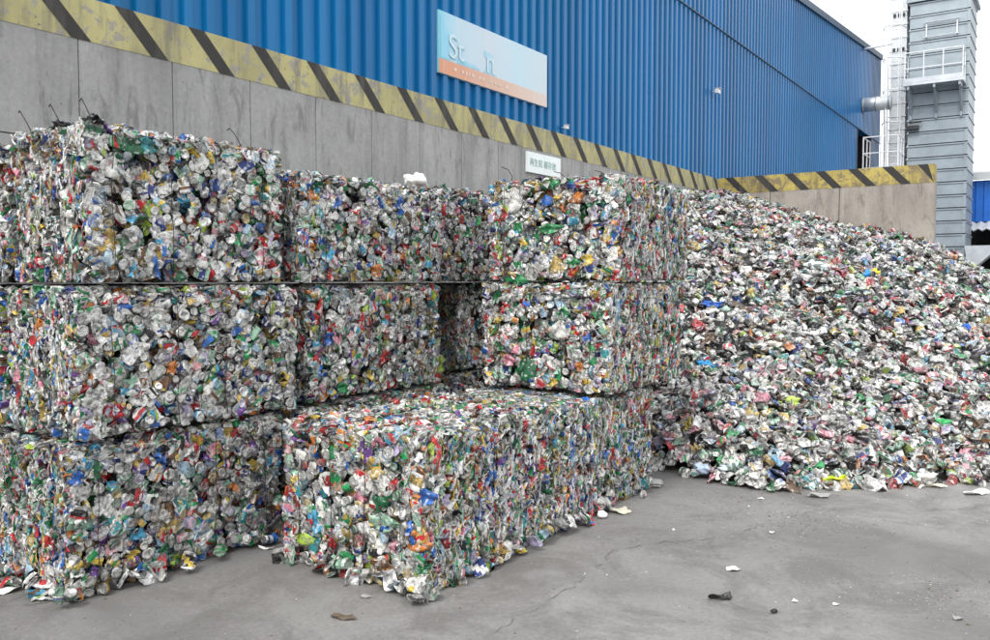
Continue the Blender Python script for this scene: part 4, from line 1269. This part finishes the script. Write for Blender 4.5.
# larger pieces one can pick out on the heap
def on_heap(px, py):
    a, b = px - 495, -(py - 320); c, s_ = math.cos(PITCH), math.sin(PITCH)
    rd = np.array([a, F_PX * c + b * s_, -F_PX * s_ + b * c]) / F_PX
    for d in np.arange(5.5, 19, .02):
        p = CAM + rd * d
        if p[2] <= max(heap_z(p[None])[0][0], 0): return p, d
    return p, d
BIG = [('film_sheet', 797, 284, 19, 6, (.035, .035, .045), 'dark grey folded film sheet high on the heap slope', 'film'),
       ('film_bag', 704, 371, 17, 12, (.03, .30, .62), 'bright blue film bag low on the heap beside the right stack', 'bag'),
       ('plastic_piece', 789, 408, 16, 10, (.46, .60, .12), 'pale lime plastic piece in the heap middle', 'plastic'),
       ('plastic_strip', 836, 479, 28, 6, (.50, .62, .02), 'long bright lime plastic strip at the foot of the heap', 'strip'),
       ('plastic_piece', 886, 481, 13, 5, (.50, .03, .06), 'flat red plastic piece at the foot of the heap', 'plastic'),
       ('film_sheet', 733, 472, 24, 9, (.55, .62, .68), 'pale bluish film sheet at the heap foot beside the right stack', 'film'),
       ('film_sheet', 702, 474, 18, 10, (.40, .50, .66), 'blue and white film bundle at the corner of the heap foot', 'film'),
       ('film_sheet', 706, 322, 17, 7, (.62, .62, .60), 'white film sheet halfway up the heap beside the right stack', 'film'),
       ('film_sheet', 775, 352, 17, 9, (.60, .58, .52), 'cream crumpled film in the middle of the heap slope', 'film'),
       ('film_bag', 925, 484, 18, 9, (.62, .60, .56), 'whitish film bag at the heap foot towards the right', 'bag'),
       ('film_bag', 943, 428, 14, 10, (.03, .35, .10), 'green film bag on the lower right of the heap', 'bag'),
       ('film_bag', 965, 333, 10, 10, (.02, .12, .50), 'blue film bag at the right picture edge of the heap', 'bag'),
       ('film_sheet', 712, 308, 22, 8, (.03, .12, .45), 'blue film strip upper left on the heap', 'film'),
       ('film_sheet', 815, 270, 24, 8, (.62, .70, .66), 'pale green film sheet near the top of the heap', 'film'),
       ('film_bag', 866, 280, 7, 9, (.03, .25, .60), 'small bright blue film bag near the heap top below the return wall', 'bag'),
       ('film_bag', 873, 277, 10, 8, (.75, .60, .05), 'small yellow film bag beside the bright blue one near the heap top', 'bag')]
for k, (nm, px_, py_, w_, h_, col, lab, cat) in enumerate(BIG):
    p, d = on_heap(px_, py_); m_ = d / F_PX
    mt = mat_simple('film_' + str(k), col, .38, 0, .2, 12)
    crumple(nm, Vector(p) - Vector((0, 0, .01)), (w_ * m_, w_ * m_ * .7, h_ * m_ * .9), mt, lab, cat, None, .42, 300 + k, 22, random.uniform(-.6, .6))

# fine grit and crumbs swept about the yard
mb = MB()
for _ in range(2300):
    y = 3.5 + random.random() ** .8 * 3.6; x = random.uniform(-.62, .62) * y
    u_ = random.random()
    if u_ < .30: x = 2.05 + random.gauss(0, .38); y = 5.75 + random.gauss(0, .26)
    elif u_ < .42: x = 2.35 + random.gauss(0, .25); y = 4.35 + random.gauss(0, .25)
    elif u_ < .62: x = random.uniform(1.4, 4.2); y = 6.45 + random.gauss(0, .16)
    q = np.array([x, y, 0]); s = random.uniform(.002, .007) * (1.8 if random.random() < .05 else 1)
    if any(-.02 < (q - o) @ a < L + .02 and -.02 < (q - o) @ b < W + .02 for (o, a, b, L, W, h) in BOXES if o[2] == 0): continue
    a = random.uniform(0, 6.28); c_, s_ = math.cos(a) * s, math.sin(a) * s
    h = s * random.uniform(.3, .8)
    mb.add([(x + c_, y + s_, .001), (x - s_, y + c_ * .6, .001), (x - c_, y - s_, .001), (x + s_, y - c_ * .7, .001), (x, y, h)],
           [(0, 1, 4), (1, 2, 4), (2, 3, 4), (3, 0, 4)], random.choice((0, 0, 0, 0, 0, 1, 1, 1, 1, 1, 1, 1, 2 if u_ > .62 else 0)))
tag(mb.build('grit', [M['brown'], M['grey_plastic'], M['white_plastic']]), 'fine grit and crumbs of litter scattered over the yard', 'grit', None, 'stuff')

# ------------------------------------------------------------------ light, sky, camera
SUN_AZ, SUN_EL = R(214), R(52)
sx, sy, sz = math.sin(SUN_AZ) * math.cos(SUN_EL), math.cos(SUN_AZ) * math.cos(SUN_EL), math.sin(SUN_EL)
sl = bpy.data.lights.new('sun', 'SUN'); sl.energy = 1.2; sl.angle = R(16); sl.color = (1, .96, .9)
so = bpy.data.objects.new('sun', sl); COL.objects.link(so)
so.rotation_euler = Vector((sx, sy, sz)).to_track_quat('Z', 'Y').to_euler()
w = bpy.data.worlds.new('World'); sc.world = w; w.use_nodes = True
nt = w.node_tree; bg = nt.nodes['Background']
sky = nt.nodes.new('ShaderNodeTexSky'); sky.sky_type = 'NISHITA'; sky.sun_disc = False
sky.sun_elevation = SUN_EL; sky.sun_rotation = SUN_AZ; sky.dust_density = 5.; sky.air_density = 1.; sky.altitude = 0
hs_ = nt.nodes.new('ShaderNodeHueSaturation'); hs_.inputs['Saturation'].default_value = .14; hs_.inputs['Value'].default_value = 1.
nt.links.new(sky.outputs[0], hs_.inputs['Color']); mx = nt.nodes.new('ShaderNodeMix'); mx.data_type = 'RGBA'; mx.inputs[0].default_value = .65
mx.inputs[7].default_value = (8.2, 8.35, 8.6, 1)           # the even white of the cloud layer
nt.links.new(hs_.outputs[0], mx.inputs[6]); nt.links.new(mx.outputs[2], bg.inputs['Color'])
bg.inputs['Strength'].default_value = .15
cd = bpy.data.cameras.new('camera'); cd.sensor_fit = 'HORIZONTAL'; cd.sensor_width = 36; cd.lens = 846 / 990 * 36
cd.clip_start = .05; cd.clip_end = 1500
co = bpy.data.objects.new('camera', cd); COL.objects.link(co)
co.location = CAM; co.rotation_euler = (math.pi / 2 - PITCH, 0, 0)
sc.camera = co
sc.render.engine = 'CYCLES'
sc.cycles.max_bounces = 6; sc.cycles.diffuse_bounces = 3; sc.cycles.glossy_bounces = 3
sc.view_settings.view_transform = 'Standard'; sc.view_settings.look = 'None'
sc.view_settings.exposure = .72; sc.view_settings.gamma = 1.; sc.view_settings.use_curve_mapping = False
